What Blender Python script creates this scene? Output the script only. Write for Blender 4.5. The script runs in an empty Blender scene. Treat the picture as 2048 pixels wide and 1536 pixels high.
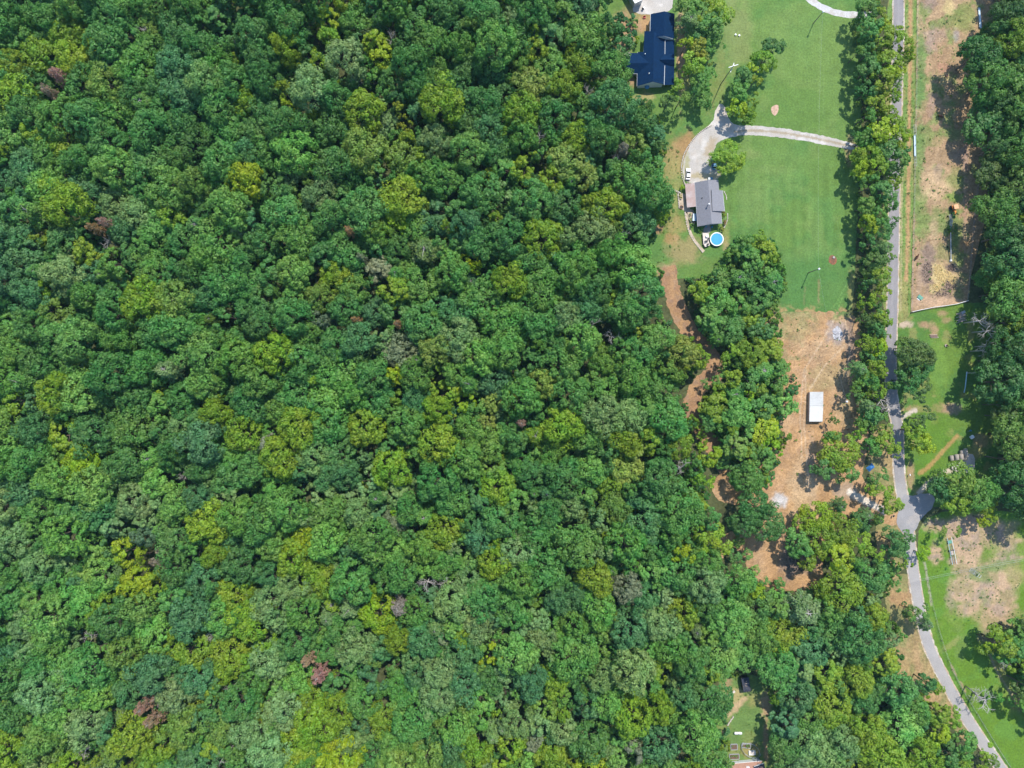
import bpy, bmesh, math, random
import numpy as np
from mathutils import Vector, Matrix
from mathutils.geometry import delaunay_2d_cdt

# ------------------------------------------------------------------ camera, light, exposure
S = 0.2            # metres per photo pixel on the ground
H = 282.0          # flying height of the camera
SC = bpy.context.scene
COL = SC.collection
cam_d = bpy.data.cameras.new('camera')
cam_d.sensor_width = 36.0
cam_d.lens = 36.0 * H / (2048 * S)
cam_d.clip_start = 1.0
cam_d.clip_end = 3000.0
cam = bpy.data.objects.new('camera', cam_d)
cam.location = (0, 0, H)
COL.objects.link(cam)
SC.camera = cam

SUN_EL, SUN_AZ = math.radians(58), math.atan2(0.39, 0.92)
world = bpy.data.worlds.new('World')
SC.world = world
world.use_nodes = True
wn = world.node_tree
sky = wn.nodes.new('ShaderNodeTexSky')
sky.sky_type = 'NISHITA'
sky.sun_disc = False
sky.sun_elevation = SUN_EL
sky.sun_rotation = SUN_AZ
sky.air_density = 1.0
sky.dust_density = 0.2
sky.ozone_density = 2.0
wn.links.new(sky.outputs[0], wn.nodes['Background'].inputs[0])
wn.nodes['Background'].inputs[1].default_value = 0.15
sun_d = bpy.data.lights.new('sun', 'SUN')
sun_d.energy = 3.1
sun_d.angle = math.radians(0.5)
sun_d.color = (1.0, 0.95, 0.86)
sun = bpy.data.objects.new('sun', sun_d)
dv = Vector((-math.sin(SUN_AZ) * math.cos(SUN_EL), -math.cos(SUN_AZ) * math.cos(SUN_EL), -math.sin(SUN_EL)))
sun.rotation_euler = dv.to_track_quat('-Z', 'Y').to_euler()
sun.location = (60, 140, 220)
COL.objects.link(sun)
vs = SC.view_settings
vs.view_transform = 'Standard'
vs.look = 'None'
vs.gamma = 1.0
vs.use_curve_mapping = False
vs.exposure = 0.84

rng = np.random.default_rng(11)
R = random.Random(5)
PI = math.pi


# ------------------------------------------------------------------ helpers
def at(px, py, z=0.0):
    k = (H - z) / H
    return Vector(((px - 1024) * S * k, (768 - py) * S * k, z))


def tag(o, label=None, cat=None, group=None, kind=None):
    if label: o['label'] = label
    if cat: o['category'] = cat
    if group: o['group'] = group
    if kind: o['kind'] = kind
    return o


def empty(name, loc, rz=0.0, **k):
    o = bpy.data.objects.new(name, None)
    o.location = loc
    o.rotation_euler = (0, 0, rz)
    o.empty_display_size = 0.5
    COL.objects.link(o)
    return tag(o, **k)


def link(name, me, parent=None, **k):
    o = bpy.data.objects.new(name, me)
    COL.objects.link(o)
    if parent is not None:
        o.parent = parent
    return tag(o, **k)


def mesh_np(name, V, F, mats, fmat=None, smooth=False, attrs=None):
    """F: (n,3) or (n,4) int array"""
    V = np.asarray(V, dtype=np.float32)
    F = np.asarray(F, dtype=np.int32)
    me = bpy.data.meshes.new(name)
    n, c = F.shape
    me.vertices.add(len(V))
    me.vertices.foreach_set('co', V.ravel())
    me.loops.add(n * c)
    me.loops.foreach_set('vertex_index', F.ravel())
    me.polygons.add(n)
    me.polygons.foreach_set('loop_start', np.arange(0, n * c, c, dtype=np.int32))
    me.polygons.foreach_set('loop_total', np.full(n, c, dtype=np.int32))
    for m in mats: me.materials.append(m)
    if fmat is not None:
        me.polygons.foreach_set('material_index', np.asarray(fmat, dtype=np.int32))
    me.polygons.foreach_set('use_smooth', np.full(n, smooth, dtype=bool))
    for an, (ty, dat) in (attrs or {}).items():
        a = me.attributes.new(an, ty, 'POINT')
        a.data.foreach_set('value' if ty == 'FLOAT' else 'color', np.asarray(dat, dtype=np.float32).ravel())
    me.update(calc_edges=True)
    return me


class MB:
    """collects simple solids into one mesh"""
    def __init__(self): self.V, self.F = [], []

    def add(self, verts, faces):
        b = len(self.V)
        self.V += [tuple(v) for v in verts]
        self.F += [tuple(i + b for i in f) for f in faces]
        return self

    def box(self, c, s, rz=0.0, taper=1.0, M=None):
        x, y, z = s[0] / 2, s[1] / 2, s[2] / 2
        pts = [(-x, -y, -z), (x, -y, -z), (x, y, -z), (-x, y, -z)]
        pts += [(p[0] * taper, p[1] * taper, z) for p in pts]
        m = Matrix.Translation(c) @ Matrix.Rotation(rz, 4, 'Z')
        if M is not None: m = M @ m
        return self.add([m @ Vector(p) for p in pts],
                        [(3, 2, 1, 0), (4, 5, 6, 7), (0, 1, 5, 4), (1, 2, 6, 5), (2, 3, 7, 6), (3, 0, 4, 7)])

    def tube(self, pts, rad, n=6, cap=True):
        pts = [Vector(p) for p in pts]
        if not hasattr(rad, '__len__'): rad = [rad] * len(pts)
        rings = []
        for i, p in enumerate(pts):
            d = (pts[min(i + 1, len(pts) - 1)] - pts[max(i - 1, 0)]).normalized()
            u = d.orthogonal().normalized() if abs(d.z) > .95 else d.cross(Vector((0, 0, 1))).normalized()
            w = d.cross(u)
            rings.append([p + (u * math.cos(2 * PI * k / n) + w * math.sin(2 * PI * k / n)) * rad[i] for k in range(n)])
        V = [v for r in rings for v in r]
        F = []
        for i in range(len(pts) - 1):
            for k in range(n):
                a, b = i * n + k, i * n + (k + 1) % n
                F.append((a, b, b + n, a + n))
        if cap:
            F.append(tuple(range(n))[::-1])
            F.append(tuple((len(pts) - 1) * n + k for k in range(n)))
        return self.add(V, F)

    def slab(self, top, t):
        """polygon (world points) given thickness t downward"""
        n = len(top)
        top = [Vector(p) for p in top]
        bot = [p - Vector((0, 0, t)) for p in top]
        F = [tuple(range(n)), tuple(range(2 * n - 1, n - 1, -1))]
        for i in range(n):
            j = (i + 1) % n
            F.append((i, i + n, j + n, j))
        return self.add(top + bot, F)

    def lathe(self, prof, n=24, c=(0, 0, 0), axis='Z'):
        V, F = [], []
        for r, z in prof:
            for k in range(n):
                a = 2 * PI * k / n
                p = (r * math.cos(a), r * math.sin(a), z)
                if axis == 'Y': p = (p[0], p[2], p[1])
                if axis == 'X': p = (p[2], p[0], p[1])
                V.append((p[0] + c[0], p[1] + c[1], p[2] + c[2]))
        for i in range(len(prof) - 1):
            for k in range(n):
                a, b = i * n + k, i * n + (k + 1) % n
                F.append((a, b, b + n, a + n))
        F.append(tuple(range(n))[::-1])
        F.append(tuple((len(prof) - 1) * n + k for k in range(n)))
        return self.add(V, F)

    def build(self, name, mat, parent=None, world=False, smooth=False, bevel=0.0, **k):
        V = self.V
        if world and parent is not None:
            l, q_ = Vector(parent.location), parent.parent
            while q_ is not None: l, q_ = l + Vector(q_.location), q_.parent
            V = [(v[0] - l.x, v[1] - l.y, v[2] - l.z) for v in V]
        me = bpy.data.meshes.new(name)
        me.from_pydata(V, [], self.F)
        me.materials.append(mat)
        bm = bmesh.new(); bm.from_mesh(me)
        bmesh.ops.recalc_face_normals(bm, faces=bm.faces)
        if bevel: bmesh.ops.bevel(bm, geom=bm.edges[:], offset=bevel, segments=1, affect='EDGES')
        bm.to_mesh(me); bm.free()
        if smooth:
            for p in me.polygons: p.use_smooth = True
        me.update()
        return link(name, me, parent, **k)


def copy_tree(o, parent=None):
    c = o.copy()
    COL.objects.link(c)
    if parent is not None: c.parent = parent
    for ch in list(o.children): copy_tree(ch, c)
    return c


# value noise
def _hash(ix, iy, seed):
    h = (ix.astype(np.int64) * 374761393 + iy.astype(np.int64) * 668265263 + seed * 974634777) & 0xffffffff
    h = ((h ^ (h >> 13)) * 1274126177) & 0xffffffff
    return ((h ^ (h >> 16)) & 0xffff) / 65535.0


def vnoise(x, y, seed=0):
    ix, iy = np.floor(x), np.floor(y)
    fx, fy = x - ix, y - iy
    fx, fy = fx * fx * (3 - 2 * fx), fy * fy * (3 - 2 * fy)
    a, b = _hash(ix, iy, seed), _hash(ix + 1, iy, seed)
    c, d = _hash(ix, iy + 1, seed), _hash(ix + 1, iy + 1, seed)
    return (a + (b - a) * fx) * (1 - fy) + (c + (d - c) * fx) * fy


def fbm(x, y, sc, seed=0, o=4):
    x, y = np.asarray(x, float) / sc, np.asarray(y, float) / sc
    t, a, s = 0, .5, 0
    for i in range(o):
        t = t + a * vnoise(x, y, seed + i * 17); s += a
        x, y, a = x * 2.03, y * 2.03, a * .55
    return t / s


def inside(poly, x, y):
    x, y = np.asarray(x, float), np.asarray(y, float)
    r = np.zeros(x.shape, bool)
    n = len(poly)
    for i in range(n):
        x1, y1 = poly[i]; x2, y2 = poly[(i + 1) % n]
        if y1 == y2: continue
        c = ((y1 > y) != (y2 > y)) & (x < (x2 - x1) * (y - y1) / (y2 - y1) + x1)
        r ^= c
    return r


def sstep(a, b, t):
    t = np.clip((t - a) / (b - a), 0, 1)
    return t * t * (3 - 2 * t)


# ------------------------------------------------------------------ materials
def new_mat(name):
    m = bpy.data.materials.new(name)
    m.use_nodes = True
    return m, m.node_tree.nodes, m.node_tree.links, m.node_tree.nodes['Principled BSDF']


def pos_noise(N, L, scale, detail=3.0, rough=.6, coord='pos'):
    t = N.new('ShaderNodeTexNoise')
    t.inputs['Scale'].default_value = scale
    t.inputs['Detail'].default_value = detail
    t.inputs['Roughness'].default_value = rough
    if coord == 'pos':
        g = N.new('ShaderNodeNewGeometry'); L.new(g.outputs['Position'], t.inputs['Vector'])
    else:
        g = N.new('ShaderNodeTexCoord'); L.new(g.outputs['Object'], t.inputs['Vector'])
    return t.outputs['Fac']


def mrange(N, L, sock, a, b, c, d):
    n = N.new('ShaderNodeMapRange')
    L.new(sock, n.inputs[0])
    for i, v in enumerate((a, b, c, d)): n.inputs[i + 1].default_value = v
    return n.outputs[0]


def mul(N, L, col, fac):
    v = N.new('ShaderNodeVectorMath'); v.operation = 'SCALE'
    if hasattr(col, 'links'): L.new(col, v.inputs[0])
    else: v.inputs[0].default_value = col[:3]
    L.new(fac, v.inputs['Scale'])
    return v.outputs[0]


def mat_plain(name, col, rough=.7, var=.18, scale=1.5, metallic=0.0, spec=.3, coord='obj', dirt=None, dscale=.6, bump=0):
    m, N, L, b = new_mat(name)
    f = mrange(N, L, pos_noise(N, L, scale, 4, .65, coord), .25, .75, 1 - var, 1 + var)
    c = mul(N, L, col, f)
    if dirt:
        mx = N.new('ShaderNodeMix'); mx.data_type = 'RGBA'
        L.new(mrange(N, L, pos_noise(N, L, dscale, 5, .7, coord), .48, .7, 0, .75), mx.inputs[0])
        L.new(c, mx.inputs[6]); mx.inputs[7].default_value = (*dirt, 1)
        c = mx.outputs[2]
    L.new(c, b.inputs['Base Color'])
    b.inputs['Roughness'].default_value = rough
    b.inputs['Metallic'].default_value = metallic
    b.inputs['Specular IOR Level'].default_value = spec
    if bump:
        bp = N.new('ShaderNodeBump'); bp.inputs['Strength'].default_value = bump
        bp.inputs['Distance'].default_value = .05
        L.new(pos_noise(N, L, scale * 4, 3, .6, coord), bp.inputs['Height'])
        L.new(bp.outputs[0], b.inputs['Normal'])
    return m


def mat_ground(name, fine=.5, mid=.25, fscale=1.6, bump=.5, rough=.95, swirl=0.0):
    m, N, L, b = new_mat(name)
    a = N.new('ShaderNodeAttribute'); a.attribute_name = 'col'
    f1 = mrange(N, L, pos_noise(N, L, fscale, 3, .7), .25, .75, 1 - fine, 1 + fine)
    f2 = mrange(N, L, pos_noise(N, L, .22, 4, .6), .3, .7, 1 - mid, 1 + mid)
    c = mul(N, L, mul(N, L, a.outputs['Color'], f1), f2)
    if swirl:
        g = N.new('ShaderNodeNewGeometry')
        for sx_, sy_, rz in ((1.5, .16, .55), (1.1, .13, 1.45), (.9, .2, 2.3)):
            wp = N.new('ShaderNodeTexNoise'); wp.inputs['Scale'].default_value = .06; wp.inputs['Detail'].default_value = 1.0
            L.new(g.outputs['Position'], wp.inputs['Vector'])
            ma = N.new('ShaderNodeVectorMath'); ma.operation = 'MULTIPLY_ADD'
            L.new(wp.outputs['Color'], ma.inputs[0]); ma.inputs[1].default_value = (22, 22, 0); L.new(g.outputs['Position'], ma.inputs[2])
            m0 = N.new('ShaderNodeMapping'); m0.inputs['Rotation'].default_value = (0, 0, rz)
            L.new(ma.outputs[0], m0.inputs['Vector'])
            mp = N.new('ShaderNodeMapping'); mp.inputs['Scale'].default_value = (sx_, sy_, 1)
            L.new(m0.outputs[0], mp.inputs['Vector'])
            w = N.new('ShaderNodeTexNoise'); w.inputs['Scale'].default_value = .8; w.inputs['Detail'].default_value = 3.0; w.inputs['Distortion'].default_value = 1.2
            L.new(mp.outputs[0], w.inputs['Vector'])
            c = mul(N, L, c, mrange(N, L, w.outputs['Fac'], .3, .7, 1 - swirl, 1 + swirl))
    L.new(c, b.inputs['Base Color'])
    b.inputs['Roughness'].default_value = rough
    b.inputs['Specular IOR Level'].default_value = .15
    bp = N.new('ShaderNodeBump'); bp.inputs['Strength'].default_value = bump
    bp.inputs['Distance'].default_value = .12
    L.new(pos_noise(N, L, fscale * 1.3, 3, .7), bp.inputs['Height'])
    L.new(bp.outputs[0], b.inputs['Normal'])
    return m


def mat_leaf(name):
    m, N, L, b = new_mat(name)
    t = N.new('ShaderNodeAttribute'); t.attribute_type = 'INSTANCER'; t.attribute_name = 'tint'
    v = N.new('ShaderNodeAttribute'); v.attribute_name = 'leafvar'
    hs = N.new('ShaderNodeHueSaturation')
    L.new(t.outputs['Color'], hs.inputs['Color'])
    n1 = pos_noise(N, L, .16, 3, .6)
    n2 = pos_noise(N, L, .45, 3, .7)
    ad = N.new('ShaderNodeMath'); ad.operation = 'ADD'
    L.new(mrange(N, L, v.outputs['Fac'], 0, 1, .514, .486), ad.inputs[0]); L.new(mrange(N, L, n1, .3, .7, .022, -.022), ad.inputs[1])
    L.new(ad.outputs[0], hs.inputs['Hue'])
    ml = N.new('ShaderNodeMath'); ml.operation = 'MULTIPLY'
    L.new(mrange(N, L, v.outputs['Fac'], 0, 1, .6, 1.42), ml.inputs[0]); L.new(mrange(N, L, n2, .3, .7, .86, 1.14), ml.inputs[1])
    L.new(ml.outputs[0], hs.inputs['Value'])
    L.new(hs.outputs[0], b.inputs['Base Color'])
    b.inputs['Roughness'].default_value = .5
    b.inputs['Specular IOR Level'].default_value = .45
    tr = N.new('ShaderNodeBsdfTranslucent')
    hs2 = N.new('ShaderNodeHueSaturation')
    L.new(hs.outputs[0], hs2.inputs['Color'])
    hs2.inputs['Hue'].default_value = .485; hs2.inputs['Value'].default_value = 1.25
    L.new(hs2.outputs[0], tr.inputs['Color'])
    mx = N.new('ShaderNodeMixShader'); mx.inputs[0].default_value = .36
    L.new(b.outputs[0], mx.inputs[1]); L.new(tr.outputs[0], mx.inputs[2])
    L.new(mx.outputs[0], N['Material Output'].inputs['Surface'])
    return m


M_leaf = mat_leaf('leaf')
M_bark = mat_plain('bark', (.14, .11, .085), .9, .3, 2.0)
M_bare = mat_plain('bare_wood', (.40, .37, .34), .9, .25, 2.0)
G_grass = mat_ground('mown_grass', .30, .12, 1.3, .5)
G_rough = mat_ground('rough_grass', .42, .2, 1.1, .7)
G_scraped = mat_ground('scraped_dirt', .30, .12, 1.5, .8, .95, .13)
G_dirt = mat_ground('bare_dirt', .36, .14, 1.5, .8)
G_gravel = mat_ground('gravel', .22, .08, 2.6, .5)
G_asph = mat_ground('worn_asphalt', .12, .08, 2.2, .25, .9)
G_forest = mat_ground('forest_floor', .45, .3, .9, .8)


# ------------------------------------------------------------------ ground sheets
GREEN = np.array((.106, .185, .042)); GREEN2 = np.array((.075, .175, .045)); GLIME = np.array((.095, .185, .02))
DRY = np.array((.26, .23, .085)); SOIL = np.array((.34, .215, .125)); RUST = np.array((.33, .185, .085))
TAN = np.array((.375, .225, .11)); PALE = np.array((.42, .285, .165)); DARKSOIL = np.array((.20, .145, .115))
GRAV = np.array((.42, .385, .345)); STRAW = np.array((.47, .36, .17)); ORANGE = np.array((.30, .175, .095))


def chaikin(p, n=2):
    p = [np.array(q, float) for q in p]
    for _ in range(n):
        q = []
        for i in range(len(p)):
            a, b = p[i], p[(i + 1) % len(p)]
            q += [a * .75 + b * .25, a * .25 + b * .75]
        p = q
    return [tuple(q) for q in p]


def densify(p, step):
    out = []
    for i in range(len(p)):
        a, b = np.array(p[i], float), np.array(p[(i + 1) % len(p)], float)
        n = max(1, int(np.linalg.norm(b - a) / step))
        out += [a + (b - a) * k / n for k in range(n)]
    return np.array(out)


def strip(pts, w):
    pts = [np.array(p[:2], float) for p in pts]
    n = len(pts)
    ws = w if hasattr(w, '__len__') else [w] * n
    Lf, Rt = [], []
    for i in range(n):
        d = pts[min(i + 1, n - 1)] - pts[max(i - 1, 0)]
        d /= np.linalg.norm(d)
        o = np.array((-d[1], d[0])) * ws[i] / 2
        Lf.append(tuple(pts[i] + o)); Rt.append(tuple(pts[i] - o))
    return Lf + Rt[::-1]


def smooth_line(pts, n=3):
    p = [np.array(q, float) for q in pts]
    for _ in range(n):
        q = [p[0]]
        for a, b in zip(p[:-1], p[1:]): q += [a * .75 + b * .25, a * .25 + b * .75]
        p = q + [p[-1]]
    return [tuple(q) for q in p]


def sheet(name, poly, z, paint, mat, rag=2.0, step=2.6, smooth=2, relief=0.0, **k):
    if smooth: poly = chaikin(poly, smooth)
    B = densify(poly, 1.6)
    if rag:
        sd = (sum(map(ord, name)) * 7) % 997
        B = B + np.stack([(fbm(B[:, 0], B[:, 1], 7, sd, 3) - .5) * 2 * rag, (fbm(B[:, 0], B[:, 1], 7, sd + 3, 3) - .5) * 2 * rag], 1)
    x0, y0 = B.min(0); x1, y1 = B.max(0)
    gx, gy = np.meshgrid(np.arange(x0, x1, step), np.arange(y0, y1, step))
    gx = gx.ravel() + rng.uniform(-.3, .3, gx.size) * step
    gy = gy.ravel() + rng.uniform(-.3, .3, gy.size) * step
    m = inside(B.tolist(), gx, gy)
    gx, gy = gx[m], gy[m]
    pts = [Vector((p[0], p[1])) for p in B] + [Vector((a, b)) for a, b in zip(gx, gy)]
    nb = len(B)
    r = delaunay_2d_cdt(pts, [(i, (i + 1) % nb) for i in range(nb)], [], 1, 1e-6)
    P = np.array([(v.x, v.y) for v in r[0]])
    F = np.array([f for f in r[2] if len(f) == 3], dtype=np.int32)
    col = paint(P[:, 0], P[:, 1])
    zz = np.full(len(P), z)
    if relief: zz = zz + relief * fbm(P[:, 0], P[:, 1], 12, 5)
    V = np.stack([(P[:, 0] - 1024) * S, (768 - P[:, 1]) * S, zz], 1)
    A, Bv, C = V[F[:, 0]], V[F[:, 1]], V[F[:, 2]]
    flip = np.cross(Bv - A, C - A)[:, 2] < 0
    F[flip] = F[flip][:, ::-1]
    me = mesh_np(name, V, F, [mat], smooth=True,
                 attrs={'col': ('FLOAT_COLOR', np.concatenate([np.clip(col, .004, .9), np.ones((len(P), 1))], 1))})
    o = link(name, me, None, kind=k.pop('kind', 'structure'))
    return tag(o, **k)


def base(x, c):
    return np.tile(np.asarray(c, float), (len(x), 1))


def mixc(c, col, m):
    return c + (np.asarray(col) - c) * m[:, None]


def blob(x, y, cx, cy, rx, ry, ang=0, soft=.45, wob=.7, seed=1):
    ca, sa = math.cos(ang), math.sin(ang)
    dx, dy = x - cx, y - cy
    d = np.sqrt(((dx * ca + dy * sa) / rx) ** 2 + ((-dx * sa + dy * ca) / ry) ** 2)
    d = d + (fbm(x, y, max(5, min(rx, ry) * .6), seed + int(cx)) - .5) * 2 * wob
    return 1 - sstep(1 - soft, 1 + soft, d)


def blobs(c, x, y, lst):
    for b in lst:
        cx, cy, rx, ry, col, st = b[:6]
        c = mixc(c, col, blob(x, y, cx, cy, rx, ry, b[6] if len(b) > 6 else 0) * st)
    return c


def track(x, y, line, w):
    d = np.full(x.shape, 1e9)
    for (ax, ay), (bx, by) in zip(line[:-1], line[1:]):
        vx, vy = bx - ax, by - ay
        t = np.clip(((x - ax) * vx + (y - ay) * vy) / (vx * vx + vy * vy), 0, 1)
        d = np.minimum(d, np.hypot(x - ax - t * vx, y - ay - t * vy))
    return 1 - sstep(w * .5, w, d + (fbm(x, y, 4, 9) - .5) * w)


# base ground
me = mesh_np('ground', [(-420, -380, 0), (420, -380, 0), (420, 380, 0), (-420, 380, 0)], [(0, 1, 2, 3)], [G_forest],
             attrs={'col': ('FLOAT_COLOR', [(.075, .085, .035, 1)] * 4)})
link('ground', me, None, kind='structure')


def p_lawn(x, y):
    c = base(x, GREEN)
    c = mixc(c, GREEN2, sstep(.45, .65, fbm(x, y, 55, 3)) * .6)
    c = mixc(c, (.15, .22, .06), sstep(.5, .68, fbm(x, y, 34, 8)) * .5)
    st = np.sin(x * 2 * PI / 21 + fbm(x, y, 80, 2) * 2) * sstep(300, 360, y) * (x > 1450)
    c = c * (1 + .07 * st)[:, None]
    c = mixc(c, GREEN2 * .95, sstep(480, 540, y) * (x > 1540) * .7)
    c = mixc(c, TAN, sstep(604, 626, y) * (x > 1540) * sstep(.5, .64, fbm(x, y, 9, 45)) * .85)
    c = blobs(c, x, y, [
        (1600, 90, 90, 90, (.14, .215, .055), .6), (1475, 60, 28, 70, (.19, .22, .075), .7), (1680, 190, 30, 90, (.13, .21, .055), .5),
        (1298, 48, 40, 20, TAN, .95), (1255, 48, 22, 34, SOIL, .8), (1268, 22, 14, 26, DRY, .7), (1240, 75, 20, 40, SOIL, .7),
        (1362, 105, 9, 85, SOIL, .95), (1372, 160, 10, 24, DRY, .7), (1262, 162, 10, 12, SOIL, .9), (1288, 196, 18, 12, (.33, .27, .12), .8),
        (1250, 130, 14, 25, SOIL, .8), (1440, 150, 12, 60, DRY, .35), (1420, 195, 10, 30, DRY, .4),
        (1374, 286, 20, 22, RUST, .85), (1350, 312, 22, 34, (.31, .2, .09), .8), (1338, 340, 14, 30, DRY, .7), (1356, 350, 12, 30, DRY, .55),
        (1345, 405, 12, 34, DRY, .6), (1352, 450, 22, 16, (.30, .22, .09), .75), (1346, 478, 16, 12, RUST, .7), (1372, 500, 34, 24, (.33, .23, .115), .65),
        (1318, 458, 9, 9, ORANGE, .9), (1330, 540, 22, 12, SOIL, .95), (1310, 525, 20, 16, GREEN2, .5),
        (1450, 468, 9, 22, DRY, .5), (1452, 490, 6, 14, (.36, .26, .14), .6), (1540, 340, 40, 10, (.17, .22, .07), .35), (1500, 310, 20, 10, (.2, .22, .08), .4),
        (1700, 300, 10, 24, SOIL, .6), (1704, 580, 8, 40, DRY, .7), (1560, 330, 60, 40, (.13, .21, .055), .4),
        (1500, 400, 24, 40, (.135, .205, .06), .6), (1660, 410, 34, 30, (.10, .2, .05), .5)])
    c = mixc(c, (.16, .24, .075), track(x, y, [(1641, 40), (1637, 240)], 3) * .35)
    c = mixc(c, (.16, .24, .075), track(x, y, [(1646, 130), (1647, 230)], 2.4) * .3)
    c = mixc(c, (.24, .17, .085), track(x, y, [(1638, 560), (1637, 606)], 2.6) * .55)
    c = mixc(c, (.2, .17, .08), track(x, y, [(1610, 575), (1608, 610)], 2.2) * .4)
    c = mixc(c, (.15, .27, .07), track(x, y, [(1691, 572), (1666, 618)], 1.4) * .6)
    c = mixc(c, (.15, .27, .07), track(x, y, [(1688, 590), (1674, 620)], 1.4) * .6)
    return c


sheet('lawn', [(1436, -70), (1745, -70), (1735, 0), (1728, 100), (1722, 200), (1722, 300), (1716, 400), (1712, 500), (1708, 580), (1704, 628), (1640, 626),
               (1552, 627), (1500, 600), (1440, 560), (1380, 556), (1325, 560), (1290, 540), (1270, 470), (1280, 400), (1270, 300),
               (1255, 220), (1210, 160), (1195, 60), (1205, -70)], .02, p_lawn, G_grass, rag=2)


def p_dirt(x, y):
    c = base(x, TAN)
    c = mixc(c, PALE, sstep(.5, .7, fbm(x, y, 40, 4)) * .5)
    c = mixc(c, SOIL, sstep(.5, .68, fbm(x, y, 22, 14)) * .55)
    c = mixc(c, GREEN2, (1 - sstep(624, 650, y)) * sstep(.46, .6, fbm(x, y, 11, 44)) * .85)
    # scraped tyre arcs
    fl = fbm(x * .5 + 40 * fbm(x, y, 60, 2), y * .12, 5, 21)
    c = c * (1 + (fl - .5) * .5)[:, None]
    gr = sstep(.44, .60, fbm(x, y, 18, 31)) * (1 - sstep(1610, 1650, x + (fbm(x, y, 30, 3) - .5) * 40)) * (y < 720)
    c = mixc(c, (.25, .215, .095), gr * .8)
    c = blobs(c, x, y, [
        (1580, 660, 40, 26, (.27, .22, .10), .6), (1640, 700, 60, 20, PALE, .5), (1665, 750, 40, 22, (.31, .24, .12), .6), (1640, 772, 30, 10, (.30, .23, .11), .6),
        (1675, 667, 19, 24, (.27, .23, .21), .75), (1662, 646, 8, 6, (.3, .25, .22), .6), (1700, 690, 9, 60, DARKSOIL, .8), (1690, 770, 14, 40, (.24, .19, .12), .7),
        (1700, 830, 24, 30, (.30, .23, .12), .7), (1690, 980, 24, 16, (.30, .25, .2), .5), (1622, 945, 10, 60, (.3, .23, .18), .5),
        (1560, 1000, 14, 14, (.45, .43, .42), .9), (1605, 990, 26, 50, (.47, .33, .19), .6),
        (1580, 1110, 18, 44, (.17, .125, .10), .9), (1610, 1125, 40, 26, (.2, .15, .12), .8), (1540, 1120, 14, 30, TAN, .6),
        (1590, 630, 50, 6, (.30, .24, .11), .7)])
    c = mixc(c, (.56, .5, .42), track(x, y, [(1700, 985), (1735, 1005), (1770, 1022)], 9) * .85)
    for ln in ([(1668, 640), (1640, 690), (1608, 740), (1600, 830), (1605, 930)], [(1690, 690), (1650, 730), (1618, 780)],
               [(1612, 740), (1608, 850), (1618, 980)], [(1690, 640), (1700, 700), (1690, 760)]):
        c = mixc(c, (.5, .38, .26), track(x, y, ln, 1.8) * .5)
    return c


sheet('dirt_clearing', [(1510, 628), (1560, 623), (1640, 624), (1712, 622), (1725, 680), (1722, 800), (1738, 850), (1735, 900), (1720, 960), (1760, 995),
                        (1800, 1022), (1802, 1050), (1770, 1050), (1700, 1030), (1680, 1060), (1640, 1100), (1650, 1160), (1620, 1185), (1540, 1180),
                        (1500, 1150), (1480, 1100), (1460, 1090), (1440, 1130), (1420, 1080), (1470, 1060), (1520, 1050), (1550, 1030), (1535, 1015),
                        (1470, 1010), (1430, 1000), (1420, 960), (1470, 930), (1520, 940), (1545, 900), (1545, 800), (1535, 700)],
      .04, p_dirt, G_scraped, rag=3)


def p_trail(x, y):
    c = base(x, ORANGE)
    c = mixc(c, TAN, sstep(.45, .62, fbm(x, y, 16, 4)) * .7)
    return mixc(c, DARKSOIL, sstep(.52, .7, fbm(x, y, 9, 7)) * .4)


sheet('dirt_trail', strip(smooth_line([(1333, 535), (1342, 575), (1358, 625), (1385, 672), (1420, 712), (1440, 742), (1412, 760), (1388, 785), (1382, 815), (1395, 850), (1420, 880), (1440, 915), (1455, 945)], 2),
                          34), .03, p_trail, G_dirt, rag=5, smooth=0)


def p_gravel(x, y):
    c = base(x, GRAV)
    c = mixc(c, (.42, .36, .30), sstep(.5, .65, fbm(x, y, 14, 4)) * .6)
    c = mixc(c, (.6, .56, .52), sstep(.5, .7, fbm(x, y, 22, 9)) * .6)
    d = track(x, y, smooth_line([(1720, 296), (1650, 281), (1600, 271), (1550, 263.5), (1500, 261), (1470, 264)], 2), 3.2)
    c = mixc(c, (.30, .24, .15), d * .8)
    c = blobs(c, x, y, [(1420, 295, 9, 22, (.33, .25, .15), .7, .5), (1408, 352, 30, 6, (.34, .28, .15), .8), (1440, 350, 12, 12, (.34, .28, .15), .7),
                        (1374, 330, 5, 26, (.31, .29, .14), .8), (1440, 225, 16, 20, (.46, .38, .30), .5), (1300, 15, 16, 10, (.47, .43, .38), .6)])
    return c


sheet('gravel_drive', [(1722, 290), (1650, 272), (1600, 263), (1550, 254), (1500, 251), (1474, 252), (1456, 240), (1451, 212), (1436, 206), (1429, 226), (1425, 247), (1400, 262),
                       (1380, 288), (1369, 312), (1365, 336), (1367, 356), (1374, 368), (1400, 363), (1420, 360), (1436, 358), (1446, 345), (1432, 332), (1424, 318), (1428, 296), (1440, 281),
                       (1470, 272), (1500, 270), (1550, 273), (1600, 280), (1650, 290), (1722, 303)], .05, p_gravel, G_gravel, rag=2)


def p_drive2(x, y):
    c = base(x, (.50, .485, .47))
    return mixc(c, (.38, .33, .28), sstep(.5, .66, fbm(x, y, 9, 4)) * .6)


sheet('upper_driveway', strip(smooth_line([(1590, -60), (1603, -20), (1622, 2), (1648, 17), (1672, 26), (1700, 30), (1745, 30)], 2), 13), .05, p_drive2, G_gravel, rag=1.4, smooth=0)
sheet('gravel_parking', [(1262, 22), (1285, -50), (1350, -60), (1346, 20), (1330, 24), (1306, 28), (1290, 30), (1275, 26)], .05, p_gravel, G_gravel, rag=3)


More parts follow.
